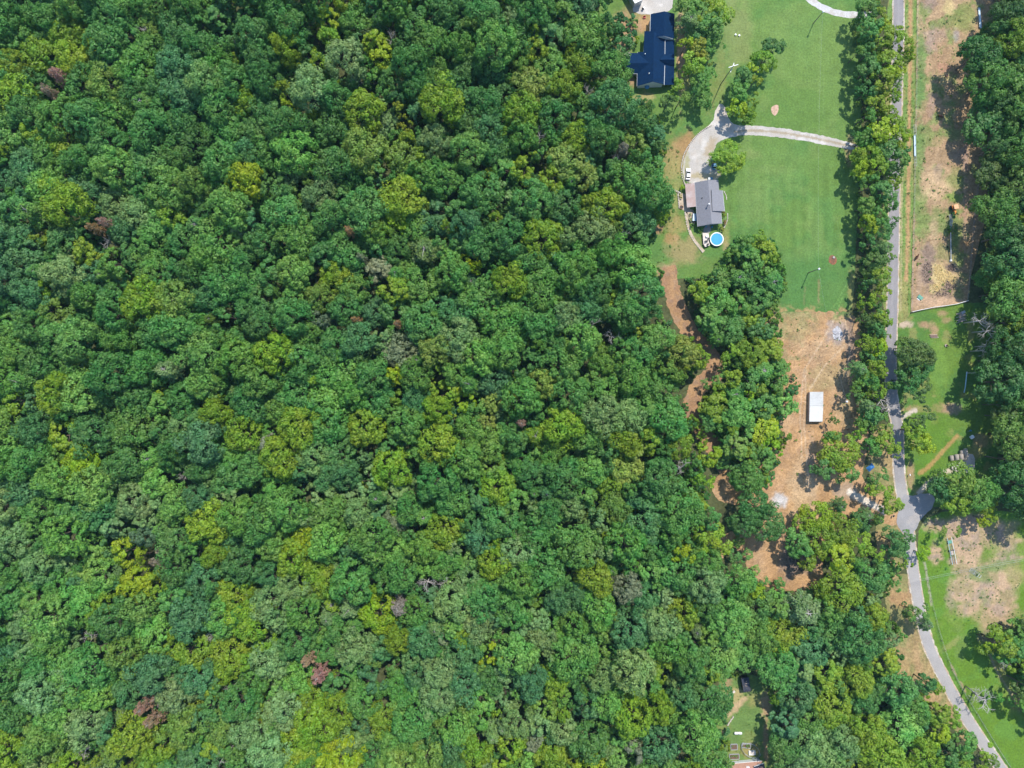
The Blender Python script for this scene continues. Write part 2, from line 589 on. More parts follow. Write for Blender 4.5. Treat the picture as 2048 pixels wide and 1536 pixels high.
def p_verge(x, y):
    c = base(x, (.13, .205, .05))
    c = mixc(c, DRY, sstep(.45, .62, fbm(x * 3, y * .5, 16, 4)) * .8)
    c = mixc(c, TAN, track(x, y, [(1821, -60), (1820, 120), (1818, 300), (1815, 480), (1812, 560)], 4.5) * .85)
    c = mixc(c, (.36, .30, .16), track(x, y, [(1806, 300), (1803, 420), (1802, 560), (1801, 620)], 2.5) * .7)
    return c


sheet('road_verge', [(1775, -70), (1836, -70), (1834, 100), (1831, 250), (1828, 400), (1824, 560), (1824, 630), (1800, 650), (1762, 650), (1766, 400), (1772, 200)], .03, p_verge, G_rough, rag=2)


def p_pasture(x, y):
    c = base(x, (.305, .205, .115))
    c = mixc(c, (.345, .235, .135), sstep(.45, .65, fbm(x, y, 40, 4)) * .7)
    g = sstep(.54, .66, fbm(x, y, 26, 51)) * .8
    g = g * (1 - sstep(540, 590, y))
    c = mixc(c, (.15, .2, .06), g)
    c = blobs(c, x, y, [
        (1842, 110, 9, 60, (.12, .2, .06), .8), (1840, 190, 9, 40, (.11, .2, .06), .8), (1838, 300, 10, 60, (.13, .2, .06), .85), (1834, 390, 8, 60, (.13, .2, .055), .8),
        (1860, 0, 14, 20, DARKSOIL * 1.3, .7), (1898, 15, 12, 14, STRAW, .8), (1930, 30, 20, 24, (.17, .2, .06), .8), (1920, 50, 26, 14, (.2, .22, .07), .7),
        (1870, 70, 20, 14, (.3, .23, .18), .7), (1862, 92, 12, 14, DARKSOIL * 1.4, .7), (1912, 70, 6, 12, (.3, .26, .24), .7), (1880, 110, 12, 60, SOIL, .5),
        (1888, 135, 12, 10, (.33, .18, .12), .7), (1892, 158, 10, 8, STRAW, .7), (1862, 212, 9, 22, DARKSOIL * 1.3, .8), (1852, 222, 14, 20, SOIL, .5),
        (1905, 270, 20, 12, (.14, .19, .06), .7), (1880, 285, 16, 12, SOIL * 1.1, .6), (1920, 310, 16, 14, (.3, .21, .15), .7), (1876, 346, 9, 16, DARKSOIL, .9),
        (1930, 320, 5, 60, (.3, .2, .15), .7), (1910, 360, 20, 20, (.16, .2, .06), .7), (1868, 370, 30, 34, (.44, .31, .18), .7), (1910, 395, 18, 10, (.13, .22, .04), .8),
        (1843, 440, 12, 46, (.15, .2, .06), .7), (1875, 440, 14, 24, (.15, .2, .06), .75), (1868, 470, 8, 40, (.42, .3, .18), .6), (1910, 480, 12, 40, (.16, .21, .06), .75),
        (1927, 490, 11, 14, TAN, .9), (1885, 505, 14, 18, (.18, .2, .07), .6), (1916, 520, 12, 16, (.17, .2, .06), .6),
        (1856, 515, 14, 26, DARKSOIL * 1.1, .8), (1854, 548, 13, 24, DARKSOIL * .95, .9), (1902, 536, 14, 10, DARKSOIL, .8), (1882, 582, 24, 16, DARKSOIL * .9, .85),
        (1900, 568, 16, 14, DARKSOIL, .7), (1876, 545, 13, 18, STRAW, .95), (1880, 562, 10, 18, STRAW, .9), (1902, 556, 12, 8, STRAW, .7), (1866, 578, 7, 9, STRAW, .8), (1914, 567, 10, 9, STRAW * .9, .6),
        (1918, 588, 9, 12, (.17, .2, .06), .6), (1870, 604, 50, 12, (.42, .28, .18), .8), (1930, 440, 4, 60, (.35, .22, .15), .7), (1838, 560, 5, 40, (.40, .28, .19), .6)])
    c = mixc(c, STRAW, track(x, y, [(1836, 0), (1834, 50)], 3) * .4)
    c = c * (1 + (fbm(x, y, 3.2, 77) - .5) * .5)[:, None]
    return c


sheet('pasture', [(1834, -70), (2010, -70), (2005, 60), (1990, 200), (1985, 320), (1975, 420), (1955, 500), (1940, 560), (1934, 604), (1890, 613), (1822, 624), (1823, 560),
                  (1827, 400), (1830, 250), (1833, 100)], .04, p_pasture, G_scraped, rag=1.2, smooth=0)


def p_side(x, y):
    c = base(x, (.105, .18, .03))
    c = mixc(c, (.07, .16, .035), sstep(.48, .64, fbm(x, y, 40, 5)) * .7)
    c = mixc(c, DRY, sstep(.58, .7, fbm(x, y, 24, 15)) * .6)
    c = blobs(c, x, y, [
        (1808, 648, 14, 8, (.46, .34, .25), .9), (1848, 650, 12, 6, SOIL, .9), (1868, 662, 8, 16, SOIL, .85), (1885, 626, 8, 6, SOIL, .7), (1892, 640, 10, 5, SOIL, .6),
        (1890, 816, 22, 10, SOIL, .95), (1840, 818, 34, 6, SOIL, .9), (1910, 818, 14, 10, DARKSOIL * 1.3, .8), (1950, 905, 20, 14, DRY, .8), (1962, 880, 14, 14, SOIL, .6),
        (1870, 875, 40, 60, GLIME, .7), (1850, 930, 22, 30, GLIME, .7), (1880, 730, 16, 60, (.14, .24, .045), .6), (1820, 955, 8, 20, SOIL, .7), (1822, 935, 6, 12, SOIL, .7),
        (1840, 985, 8, 6, SOIL, .8), (1815, 1000, 10, 6, SOIL, .6)])
    d = track(x, y, [(1915, 872), (1895, 892), (1872, 918), (1855, 936), (1840, 946)], 5.5)
    c = mixc(c, (.33, .215, .08), d * .9)
    c = mixc(c, (.5, .42, .35), track(x, y, [(1795, 842), (1815, 828), (1830, 820)], 6) * .9)
    c = mixc(c, (.53, .43, .34), track(x, y, [(1838, 985), (1860, 965), (1880, 950), (1905, 938)], 7) * .9)
    return c


sheet('side_lawn', [(1796, 636), (1860, 615), (1935, 605), (1990, 605), (2000, 700), (2000, 860), (1990, 960), (1940, 1010), (1860, 1015), (1815, 1005), (1806, 960), (1804, 910), (1798, 870), (1790, 800), (1790, 700)],
      .02, p_side, G_grass, rag=1.5)


def p_lower(x, y):
    c = base(x, (.10, .185, .020))
    c = mixc(c, (.10, .21, .035), sstep(.5, .64, fbm(x, y, 34, 5)) * .6)
    c = mixc(c, (.2, .26, .06), sstep(.55, .7, fbm(x, y, 50, 25)) * .4)
    dirt = np.maximum.reduce([blob(x, y, *q) for q in [(1940, 1065, 50, 34), (1935, 1100, 32, 50), (1925, 1130, 22, 40), (2010, 1075, 30, 34), (1935, 1185, 34, 44), (2000, 1180, 40, 60), (1985, 1130, 50, 12, -.3), (1870, 1105, 14, 20), (1990, 1230, 44, 24), (1870, 1050, 26, 12)]])
    d = base(x, (.40, .275, .17))
    d = mixc(d, (.25, .21, .10), sstep(.47, .6, fbm(x, y, 17, 61)) * .75)
    d = mixc(d, (.30, .22, .17), sstep(.52, .66, fbm(x, y, 26, 62)) * .7)
    d = d * (1 + (fbm(x, y, 3.2, 78) - .5) * .5)[:, None]
    c = c + (d - c) * dirt[:, None]
    c = blobs(c, x, y, [(1960, 1150, 20, 14, (.14, .19, .06), .7, .5), (2000, 1130, 34, 10, (.12, .2, .055), .7, -.25), (2030, 1150, 20, 20, (.27, .23, .09), .7),
                        (1920, 1290, 14, 30, (.13, .2, .05), .6), (1900, 1290, 26, 6, DRY, .5, -.6), (2000, 1340, 10, 40, DRY, .6, -.5), (1975, 1250, 20, 16, (.3, .24, .12), .6),
                        (2040, 1400, 20, 20, SOIL, .6), (1985, 1275, 24, 14, DARKSOIL, .7)])
    c = mixc(c, (.36, .33, .22), track(x, y, [(1849, 1125), (1855, 1165), (1863, 1210)], 2.2) * .8)
    c = mixc(c, (.07, .14, .03), track(x, y, [(1872, 1250), (1888, 1310), (1915, 1365), (1955, 1430), (1990, 1490), (2015, 1530)], 3) * .6)
    c = mixc(c, (.30, .22, .13), track(x, y, [(1902, 1330), (1912, 1350)], 2.6) * .8)
    c = mixc(c, (.30, .22, .13), track(x, y, [(1921, 1364), (1932, 1384)], 2.6) * .8)
    c = mixc(c, (.33, .26, .18), track(x, y, [(1975, 1300), (1995, 1345), (2030, 1400)], 3) * .6)
    return c


sheet('lower_lawn', [(1838, 1042), (1900, 1018), (1985, 1020), (2080, 1030), (2080, 1600), (2055, 1600), (1995, 1515), (1960, 1462), (1915, 1392), (1890, 1345), (1862, 1280), (1843, 1200), (1834, 1120)],
      .02, p_lower, G_grass, rag=1.5, smooth=1)


def p_left(x, y):
    c = base(x, (.30, .215, .10))
    c = mixc(c, (.2, .2, .075), sstep(.45, .62, fbm(x, y * .5, 20, 4)) * .8)
    c = blobs(c, x, y, [(1797, 1197, 20, 16, (.34, .2, .10), .8), (1835, 1330, 8, 40, (.36, .23, .12), .6), (1870, 1395, 16, 10, (.34, .22, .11), .8), (1822, 1165, 6, 40, (.33, .2, .11), .8)])
    return c


sheet('mown_bank', [(1765, 1160), (1820, 1140), (1828, 1200), (1845, 1270), (1868, 1335), (1900, 1400), (1945, 1480), (1935, 1490), (1880, 1430), (1830, 1400), (1795, 1360), (1780, 1290), (1775, 1230)],
      .02, p_left, G_rough, rag=2)


def p_yard(x, y):
    c = base(x, (.115, .19, .05))
    c = mixc(c, (.17, .2, .06), sstep(.5, .64, fbm(x, y, 22, 4)) * .6)
    c = blobs(c, x, y, [(1468, 1392, 18, 16, STRAW * .9, .7), (1475, 1412, 26, 7, (.45, .31, .18), .85, -.75), (1532, 1408, 10, 26, (.42, .28, .16), .85), (1455, 1365, 8, 12, SOIL, .7),
                        (1510, 1400, 14, 12, DRY, .6), (1532, 1480, 5, 50, (.3, .19, .11), .85), (1500, 1500, 20, 12, (.34, .24, .10), .7), (1468, 1503, 10, 12, DRY, .5), (1492, 1378, 10, 6, DARKSOIL, .8)])
    return c


sheet('roadside_bank', [(1740, 860), (1782, 845), (1792, 900), (1792, 960), (1805, 1010), (1812, 1070), (1820, 1140), (1770, 1150), (1745, 1060), (1765, 1000), (1735, 960)], .03, p_left, G_rough, rag=3)
sheet('back_yard', [(1440, 1335), (1480, 1345), (1540, 1360), (1560, 1430), (1560, 1600), (1420, 1600), (1425, 1480), (1435, 1400)], .02, p_yard, G_grass, rag=2)

# road -------------------------------------------------------------
ROAD = smooth_line([(1797, -70), (1797, 60), (1794, 150), (1792, 250), (1789, 350), (1788, 440), (1786, 520), (1785, 600), (1783, 660), (1781, 720), (1782, 780), (1788, 820), (1796, 855), (1796, 890),
                    (1797, 930), (1800, 965), (1807, 1005), (1815, 1050), (1821, 1095), (1826, 1140), (1835, 1200), (1848, 1262), (1860, 1300), (1886, 1352), (1909, 1396), (1953, 1468), (2000, 1533), (2050, 1610)], 2)


def p_shoulder(x, y):
    c = base(x, (.42, .32, .22))
    return mixc(c, (.5, .45, .38), sstep(.45, .6, fbm(x, y, 8, 4)) * .8)


sheet('road_shoulder', strip(ROAD, 25), .06, p_shoulder, G_dirt, rag=1.6, smooth=0)


def p_road(x, y):
    c = base(x, (.26, .24, .235))
    c = mixc(c, (.21, .2, .205), sstep(.5, .64, fbm(x * 2, y * .4, 20, 4)) * .6)
    pale = sstep(930, 990, y) * .7
    c = mixc(c, (.36, .335, .31), pale)
    d = track(x, y, ROAD, 3.0)
    c = mixc(c, (.31, .29, .285), d * .35)
    return c


sheet('road', strip(ROAD, 20), .075, p_road, G_asph, rag=.9, smooth=0)
sheet('junction_apron', [(1806, 985), (1822, 994), (1850, 984), (1872, 992), (1866, 1018), (1842, 1034), (1832, 1062), (1812, 1072), (1797, 1058), (1792, 1040), (1798, 1020)], .085,
      lambda x, y: mixc(base(x, (.28, .268, .268)), (.38, .34, .31), sstep(.52, .66, fbm(x, y, 14, 3)) * .6), G_asph, rag=2)
sheet('bale_pad', [(1900, 925), (1915, 930), (1935, 905), (1950, 910), (1950, 940), (1935, 948), (1902, 942)], .05, lambda x, y: mixc(base(x, (.48, .44, .41)), (.40, .33, .27), sstep(.5, .65, fbm(x, y, 9, 3)) * .7), G_gravel, rag=2)
for nm, poly, c1, c2 in (('mulch_bed', [(1657, 516), (1664, 509), (1673, 514), (1674, 525), (1667, 531), (1658, 525)], (.26, .11, .06), (.16, .09, .06)),
                         ('sand_patch', [(1541, 213), (1556, 208), (1558, 222), (1550, 233), (1543, 226)], (.50, .33, .24), (.42, .28, .19))):
    sheet(nm, poly, .045, lambda x, y, a=c1, b=c2: mixc(base(x, a), b, sstep(.45, .6, fbm(x, y, 4, 3)) * .8), G_dirt, rag=1.2, step=1.6)


def p_path(x, y):
    return mixc(base(x, (.47, .38, .28)), (.33, .27, .2), sstep(.5, .65, fbm(x, y, 6, 3)) * .7)


sheet('garden_path', strip(smooth_line([(1372, 424), (1374, 442), (1379, 462), (1388, 480), (1398, 492), (1408, 503)], 2), 5), .05, p_path, G_dirt, rag=.7, smooth=0)
sheet('patio', [(1356, 388), (1372, 386), (1378, 418), (1388, 420), (1392, 445), (1380, 448), (1374, 425), (1358, 416)], .05, p_path, G_gravel, rag=1.0, smooth=1)
sheet('pool_path', [(1408, 452), (1422, 450), (1422, 466), (1406, 466)], .05, lambda x, y: base(x, (.3, .27, .25)), G_gravel, rag=1.0)

# ------------------------------------------------------------------ trees: prototypes
def unit(v): return v / np.maximum(np.linalg.norm(v, axis=-1, keepdims=True), 1e-9)


def rdirs(r, n): return unit(r.normal(size=(n, 3)))


def leaf_mesh(pos, nor, size, var, r):
    n = len(pos)
    t = unit(np.cross(nor, rdirs(r, n)))
    b = np.cross(nor, t)
    s = size * r.uniform(.75, 1.3, n)
    s = s[:, None]
    fold = nor * s * .12
    V = np.stack([pos - t * s * .62, pos + b * s * .42 - fold, pos + t * s * .62, pos - b * s * .42 - fold], 1).reshape(-1, 3)
    F = np.arange(n * 4).reshape(n, 4)
    return V, F, np.repeat(var, 4)


def lobe_leaves(r, lobes, nsub, nleaf, R0, leaf):
    """lobes: list of (centre, radius, outward)"""
    P, Nn, W = [], [], []
    for c, rl, out in lobes:
        for k in range(nsub):
            d = rdirs(r, 1)[0]
            d = unit(d + .75 * out + np.array((0, 0, .35)))
            cs = c + d * rl * np.array((.95, .95, .74)) * r.uniform(.8, 1.15)
            rs = rl * r.uniform(.30, .50)
            dd = rdirs(r, nleaf * 3)
            dd = dd[(dd @ unit(d + np.array((0, 0, .7)))) > -.3][:nleaf]
            m = len(dd)
            p = cs + dd * rs * r.uniform(.8, 1.06, m)[:, None] * np.array((1, 1, .82))
            P.append(p)
            Nn.append(unit(dd + rdirs(r, m) * .42 + np.array((0, 0, .2))))
            W.append(np.clip(r.uniform(.15, .85) * .45 + r.uniform(0, 1, m) * .55, 0, 1))
    return leaf_mesh(np.concatenate(P), np.concatenate(Nn), leaf, np.concatenate(W), r)


def limb_mb(h, zc, targets, r, rad):
    mb = MB()
    bend = r.uniform(-.4, .4, 2)
    top = Vector((bend[0], bend[1], zc * .98))
    mb.tube([(0, 0, -.3), (bend[0] * .3, bend[1] * .3, zc * .45), top], [rad, rad * .75, rad * .4], 7)
    for c in targets:
        c = Vector(c)
        s = Vector((bend[0] * .6, bend[1] * .6, zc * r.uniform(.5, .85)))
        mid = s.lerp(c, .5) + Vector((0, 0, .5))
        mb.tube([s, mid, c], [rad * .38, rad * .26, rad * .1], 5)
    return mb


def quads(F):
    out = []
    for f in F:
        if len(f) == 4: out.append(f)
        elif len(f) == 3: out.append((f[0], f[1], f[2], f[2]))
        else:
            for i in range(1, len(f) - 1, 2):
                q = (f[0], f[i], f[i + 1], f[min(i + 2, len(f) - 1)])
                out.append(q)
    return out


PROTO = {}


def finish_proto(kind, i, R0, h0, leaf, trunk_mb, trunk_mat=None):
    trunk_mat = trunk_mat or M_bark
    bm = bmesh.new()
    tm = bpy.data.meshes.new('trunk')
    tm.from_pydata(trunk_mb.V, [], trunk_mb.F)
    tm.materials.append(trunk_mat)
    for p in tm.polygons: p.use_smooth = True
    tm.update()
    cm = None
    joined = None
    if leaf is not None:
        V, F, W = leaf
        cm = mesh_np('crown', V, F, [M_leaf], attrs={'leafvar': ('FLOAT', W)})
        TV = np.array(trunk_mb.V); TF = np.array([q for q in trunk_mb.F if len(q) == 4]) + len(V)
        joined = mesh_np('tree_' + kind, np.concatenate([V, TV]), np.concatenate([F, TF]), [M_leaf, trunk_mat],
                         fmat=np.concatenate([np.zeros(len(F)), np.ones(len(TF))]),
                         attrs={'leafvar': ('FLOAT', np.concatenate([W, np.full(len(TV), .5)]))})
    bm.free()
    PROTO.setdefault(kind, []).append(dict(R=R0, h=h0, trunk=tm, crown=cm, joined=joined))


def make_broad(kind, seed, R0, h, nl, nsub, nleaf, leaf, irr=.2, gap=0.0):
    r = np.random.default_rng(seed)
    zc, hv = h * .55, h * .45
    lobes = []
    st = r.uniform(.88, 1.12)
    ph0 = r.uniform(0, 6)
    for i in range(nl):
        t = np.clip((i + .4 + r.uniform(-.9, .9)) / nl, .0, .98)
        th = math.acos(max(-1, 1 - t * 1.12))
        ph = i * 2.39996 + ph0 + r.uniform(-.75, .75)
        rad = 1 + r.uniform(-irr, irr)
        d = np.array((math.sin(th) * math.cos(ph) * st, math.sin(th) * math.sin(ph) / st, math.cos(th)))
        if gap and r.uniform() < gap: continue
        c = np.array((0, 0, zc + hv * r.uniform(-.14, .14))) + d * np.array((R0 * .60, R0 * .60, hv * .62)) * rad
        lobes.append((c, R0 * r.uniform(.27, .44), d))
    leafm = lobe_leaves(r, lobes, nsub, nleaf, R0, leaf)
    mb = limb_mb(h, zc * 1.1, [l[0] for l in lobes[::2]], r, R0 * .055)
    finish_proto(kind, 0, R0, h, leafm, mb)


def make_poplar(seed, R0, h, leaf):
    r = np.random.default_rng(seed)
    lobes = []
    for k, (n, rr, zf) in enumerate(((7, .78, .52), (6, .60, .66), (5, .40, .78), (3, .2, .89), (1, 0, .97))):
        ph0 = r.uniform(0, 6)
        for i in range(n):
            ph = ph0 + i * 2 * PI / n + r.uniform(-.25, .25)
            q = rr * R0 * r.uniform(.8, 1.2)
            d = unit(np.array((math.cos(ph) * (rr + .1), math.sin(ph) * (rr + .1), .7)))
            lobes.append((np.array((q * math.cos(ph), q * math.sin(ph), h * zf)), R0 * r.uniform(.2, .3), d))
    leafm = lobe_leaves(r, lobes, 7, 24, R0, leaf)
    finish_proto('poplar', 0, R0, h, leafm, limb_mb(h, h * .9, [l[0] for l in lobes[::2]], r, R0 * .05))


def make_feather(kind, seed, R0, h, leaf, nb=30, dens=1.0, mat=None):
    r = np.random.default_rng(seed)
    mb = MB()
    mb.tube([(0, 0, -.3), (0, 0, h * .5), (r.uniform(-.4, .4), r.uniform(-.4, .4), h * .95)], [R0 * .055, R0 * .04, .05], 7)
    P, Nn, W = [], [], []
    for i in range(nb):
        t = (i + .5) / nb
        z0 = h * (.42 + .5 * t)
        ln = R0 * (1.05 - .62 * t) * r.uniform(.75, 1.15)
        ph = i * 2.39996 + r.uniform(-.3, .3)
        d = np.array((math.cos(ph), math.sin(ph), 0))
        rise = ln * r.uniform(.15, .5)
        pts = [np.array((0, 0, z0)) + d * ln * u + np.array((0, 0, rise * math.sin(u * 1.9) - .25 * ln * u * u)) for u in (0, .35, .7, 1)]
        mb.tube(pts, [R0 * .018, R0 * .013, R0 * .009, R0 * .004], 4, cap=False)
        m = int(90 * dens)
        u = r.uniform(.18, 1.08, m) ** .8
        base_ = np.array([np.interp(u, (0, .35, .7, 1.1), [p[k] for p in pts]) for k in range(3)]).T
        side = np.cross(d, (0, 0, 1))
        w = r.normal(0, .13, m) * R0 * (1.15 - u * .6)
        p = base_ + side * w[:, None] + np.stack([np.zeros(m), np.zeros(m), r.normal(0, .06, m) * R0 - np.abs(w) * .3], 1)
        P.append(p)
        Nn.append(unit(np.array((0, 0, 1)) + rdirs(r, m) * .7 + side * np.sign(w)[:, None] * .35))
        W.append(np.clip(r.uniform(.1, .9) * .35 + r.uniform(0, 1, m) * .65, 0, 1))
    leafm = leaf_mesh(np.concatenate(P), np.concatenate(Nn), leaf, np.concatenate(W), r)
    finish_proto(kind, 0, R0, h, leafm, mb, mat)


def make_bare(seed, R0, h):
    r = np.random.default_rng(seed)
    mb = MB()

    def grow(p, d, ln, rad, lev):
        n = 3
        pts, q, dd = [Vector(p)], Vector(p), Vector(d)
        for i in range(n):
            dd = (dd + Vector(r.normal(0, .16, 3)) + Vector((0, 0, -.05 if lev > 1 else .05))).normalized()
            q = q + dd * ln / n
            pts.append(q.copy())
        mb.tube(pts, [rad, rad * .8, rad * .6, rad * .35], 5 if lev < 2 else 4, cap=lev == 0)
        if lev < 3:
            for k in range(4 if lev == 1 else 3):
                f = r.uniform(.35, 1.0)
                i = min(n - 1, int(f * n))
                s = pts[i].lerp(pts[i + 1], f * n - i)
                e = (dd + Vector(r.normal(0, .62, 3))).normalized()
                grow(s, e, ln * r.uniform(.5, .72), rad * .5, lev + 1)
    mb.tube([(0, 0, -.3), (.1, 0, h * .3), (0, .1, h * .55)], [R0 * .07, R0 * .055, R0 * .045], 7)
    for k in range(6):
        a = k * 1.05 + r.uniform(-.3, .3)
        el = r.uniform(.25, 1.0)
        grow((0, 0, h * r.uniform(.4, .55)), (math.cos(a) * math.cos(el), math.sin(a) * math.cos(el), math.sin(el)), R0 * .62, R0 * .034, 1)
    finish_proto('bare', 0, R0, h, None, mb, M_bare)


for i in range(8): make_broad('broad', 100 + i, 4.5, 17, 11 + i % 3, 9, 30, .46, .26 + .06 * (i % 3), .08 * (i % 2))
for i in range(4): make_broad('wide', 200 + i, 8.0, 21, 20 + i, 10, 28, .58, .26, .05 * (i % 2))
for i in range(5): make_broad('clumpy', 300 + i, 5.0, 16, 9, 9, 32, .46, .48, .15)
for i in range(2): make_poplar(400 + i, 4.5, 22, .55)
for i in range(3): make_feather('feather', 500 + i, 5.5, 16, .46, 36, 1.0, M_bare)
for i in range(2): make_feather('withered', 520 + i, 4.5, 16, .5, 26, .55, M_bare)
for i in range(4): make_bare(600 + i, 4.5, 16)
for i in range(3): make_broad('shrub', 700 + i, 1.6, 2.6, 6, 5, 15, .42, .3)

TINTS = {
    'deep green': (.041, .102, .034), 'mid green': (.064, .138, .036), 'green': (.052, .126, .042), 'blue-green': (.046, .114, .058),
    'grey-green': (.098, .152, .078), 'bright yellow-green': (.138, .190, .010), 'yellow-green': (.104, .156, .016), 'olive': (.083, .138, .034),
    'light green': (.086, .172, .050), 'pale silvery': (.19, .235, .15), 'golden': (.165, .165, .024), 'dark blue-grey': (.055, .085, .060),
    'reddish brown': (.26, .165, .125), 'brown': (.25, .18, .12), 'rusty': (.26, .17, .08), 'grey': (.2, .18, .16), 'dark olive': (.056, .095, .034),
    'straw-green': (.125, .162, .044)}
for k_ in TINTS:
    f_ = (1.25, 1.2, 1.0) if k_ in ('pale silvery', 'grey', 'reddish brown', 'brown', 'rusty') else (1.86, 2.04, 1.22)
    TINTS[k_] = tuple(a * b for a, b in zip(TINTS[k_], f_))
# spots are photo pixels of the crown centre, radii are photo pixels
LM = []


def lm(px, py, r, kind, tint, desc, h=20):
    if kind in ('bare', 'withered'): h, r = 25, r * (1.2 if kind == 'bare' else .95)
    LM.append(dict(px=px, py=py, r=r, kind=kind, tint=tint, desc=desc, h=h, force=True))


lm(118, 150, 20, 'withered', 'reddish brown', 'the red-brown withered tree'); lm(100, 184, 15, 'withered', 'brown', 'the small brown withered tree')
lm(278, 43, 15, 'bare', 'grey', 'the bare grey snag'); lm(652, 36, 28, 'poplar', 'bright yellow-green', 'the pointed yellow-green tree')
lm(655, 72, 24, 'broad', 'yellow-green', 'the round yellow-green tree'); lm(750, 80, 28, 'poplar', 'bright yellow-green', 'the brightest pointed lime tree')
lm(768, 118, 26, 'broad', 'bright yellow-green', 'the lime tree by the snag'); lm(645, 120, 29, 'clumpy', 'yellow-green', 'the ragged lime tree')
lm(778, 62, 15, 'bare', 'grey', 'the grey skeleton tree'); lm(706, 150, 12, 'bare', 'grey', 'the little bare snag')
lm(575, 213, 15, 'poplar', 'bright yellow-green', 'the slender lime spire'); lm(798, 222, 17, 'clumpy', 'golden', 'the golden tree'); lm(806, 252, 18, 'clumpy', 'golden', 'the second golden tree')
lm(526, 306, 35, 'wide', 'mid green', 'the wide fresh green dome'); lm(577, 345, 28, 'broad', 'grey-green', 'the pale grey-green tree'); lm(620, 352, 20, 'clumpy', 'olive', 'the dull olive tree')
lm(328, 212, 34, 'wide', 'green', 'the big dark dome'); lm(271, 427, 40, 'wide', 'grey-green', 'the great grey-green dome'); lm(346, 428, 33, 'broad', 'yellow-green', 'the knobbly yellow-green dome')
lm(212, 446, 16, 'withered', 'reddish brown', 'the rust-brown dying tree'); lm(188, 456, 14, 'withered', 'rusty', 'the orange-brown dying tree'); lm(198, 478, 15, 'bare', 'grey', 'the leafless tree')
lm(870, 420, 36, 'clumpy', 'blue-green', 'the blue-green cluster tree'); lm(868, 445, 26, 'broad', 'blue-green', 'the smooth blue-green tree'); lm(787, 440, 31, 'broad', 'bright yellow-green', 'the lime dome')
lm(700, 462, 13, 'withered', 'rusty', 'the rusty little crown'); lm(756, 538, 28, 'broad', 'pale silvery', 'the silvery white tree'); lm(722, 515, 12, 'feather', 'pale silvery', 'the thin silver tree')
lm(935, 518, 18, 'clumpy', 'bright yellow-green', 'the vivid lime tree'); lm(952, 535, 17, 'clumpy', 'bright yellow-green', 'the vivid lime twin'); lm(988, 436, 18, 'poplar', 'yellow-green', 'the slim lime tree')
lm(850, 500, 40, 'feather', 'dark olive', 'the feathery dark tree'); lm(805, 700, 38, 'wide', 'pale silvery', 'the large silver-green crown'); lm(765, 680, 26, 'broad', 'grey-green', 'the grey crown')
lm(796, 648, 12, 'withered', 'rusty', 'the orange-tipped tree'); lm(712, 640, 11, 'withered', 'rusty', 'the small orange tree'); lm(642, 640, 22, 'broad', 'dark blue-grey', 'the dark blue-grey tree')
lm(678, 745, 46, 'wide', 'mid green', 'the broad mid-green dome'); lm(655, 805, 44, 'wide', 'light green', 'the broad light-green dome'); lm(635, 720, 30, 'broad', 'green', 'the domed green tree')
lm(893, 790, 28, 'broad', 'yellow-green', 'the yellowing tree'); lm(922, 805, 30, 'clumpy', 'bright yellow-green', 'the bright yellow tree'); lm(988, 805, 26, 'clumpy', 'straw-green', 'the yellow-tipped olive tree'); lm(975, 845, 24, 'clumpy', 'straw-green', 'the straw-yellow tree')
lm(735, 968, 32, 'broad', 'grey-green', 'the pale bumpy dome'); lm(728, 915, 15, 'broad', 'grey-green', 'the tiny grey dome'); lm(790, 985, 30, 'broad', 'grey-green', 'the mottled pale dome'); lm(790, 1050, 32, 'wide', 'pale silvery', 'the silver dome'); lm(786, 1106, 36, 'wide', 'light green', 'the pale green dome')
lm(247, 1106, 32, 'broad', 'bright yellow-green', 'the glowing lime dome'); lm(287, 1076, 26, 'broad', 'dark blue-grey', 'the slate-coloured dome'); lm(312, 1122, 22, 'clumpy', 'grey', 'the grey drab crown'); lm(135, 975, 20, 'broad', 'dark blue-grey', 'the slate crown')
lm(125, 870, 36, 'broad', 'yellow-green', 'the mossy lime dome'); lm(158, 925, 38, 'wide', 'bright yellow-green', 'the wide lime dome'); lm(30, 800, 32, 'broad', 'yellow-green', 'the lime tree on the west edge')
lm(290, 1412, 22, 'withered', 'reddish brown', 'the dead brown tree'); lm(305, 1440, 20, 'withered', 'brown', 'the collapsed brown crown'); lm(302, 1408, 15, 'bare', 'grey', 'the twisted bare crown')
lm(615, 1318, 17, 'withered', 'brown', 'the brown dead crown'); lm(638, 1350, 20, 'withered', 'reddish brown', 'the red-brown dead crown'); lm(798, 1215, 24, 'withered', 'grey', 'the ash-grey dying tree')
lm(852, 1172, 20, 'bare', 'grey', 'the sprawling bare branches'); lm(890, 1172, 18, 'bare', 'grey', 'the pale bare branches'); lm(822, 1322, 24, 'broad', 'grey-green', 'the frosted tree'); lm(763, 1300, 30, 'broad', 'blue-green', 'the teal dome'); lm(905, 1260, 22, 'broad', 'light green', 'the pale mint tree')
lm(980, 1320, 28, 'clumpy', 'bright yellow-green', 'the lime wedge'); lm(1135, 318, 46, 'wide', 'straw-green', 'the huge yellow-olive tree'); lm(1110, 348, 30, 'clumpy', 'yellow-green', 'the yellow-olive shoulder tree'); lm(1165, 350, 28, 'broad', 'straw-green', 'the yellow-olive edge tree')
lm(1058, 168, 40, 'wide', 'straw-green', 'the big olive-yellow tree'); lm(1040, 130, 22, 'clumpy', 'olive', 'the olive top tree'); lm(1100, 70, 34, 'poplar', 'green', 'the tall pointed green tree'); lm(1130, 25, 28, 'poplar', 'olive', 'the pointed olive tree')
lm(1245, 300, 18, 'feather', 'grey', 'the pale withered crown'); lm(1235, 318, 16, 'bare', 'grey', 'the pale bare crown'); lm(1178, 172, 15, 'bare', 'grey', 'the grey bare tree'); lm(1080, 262, 17, 'bare', 'grey', 'the silver snag')
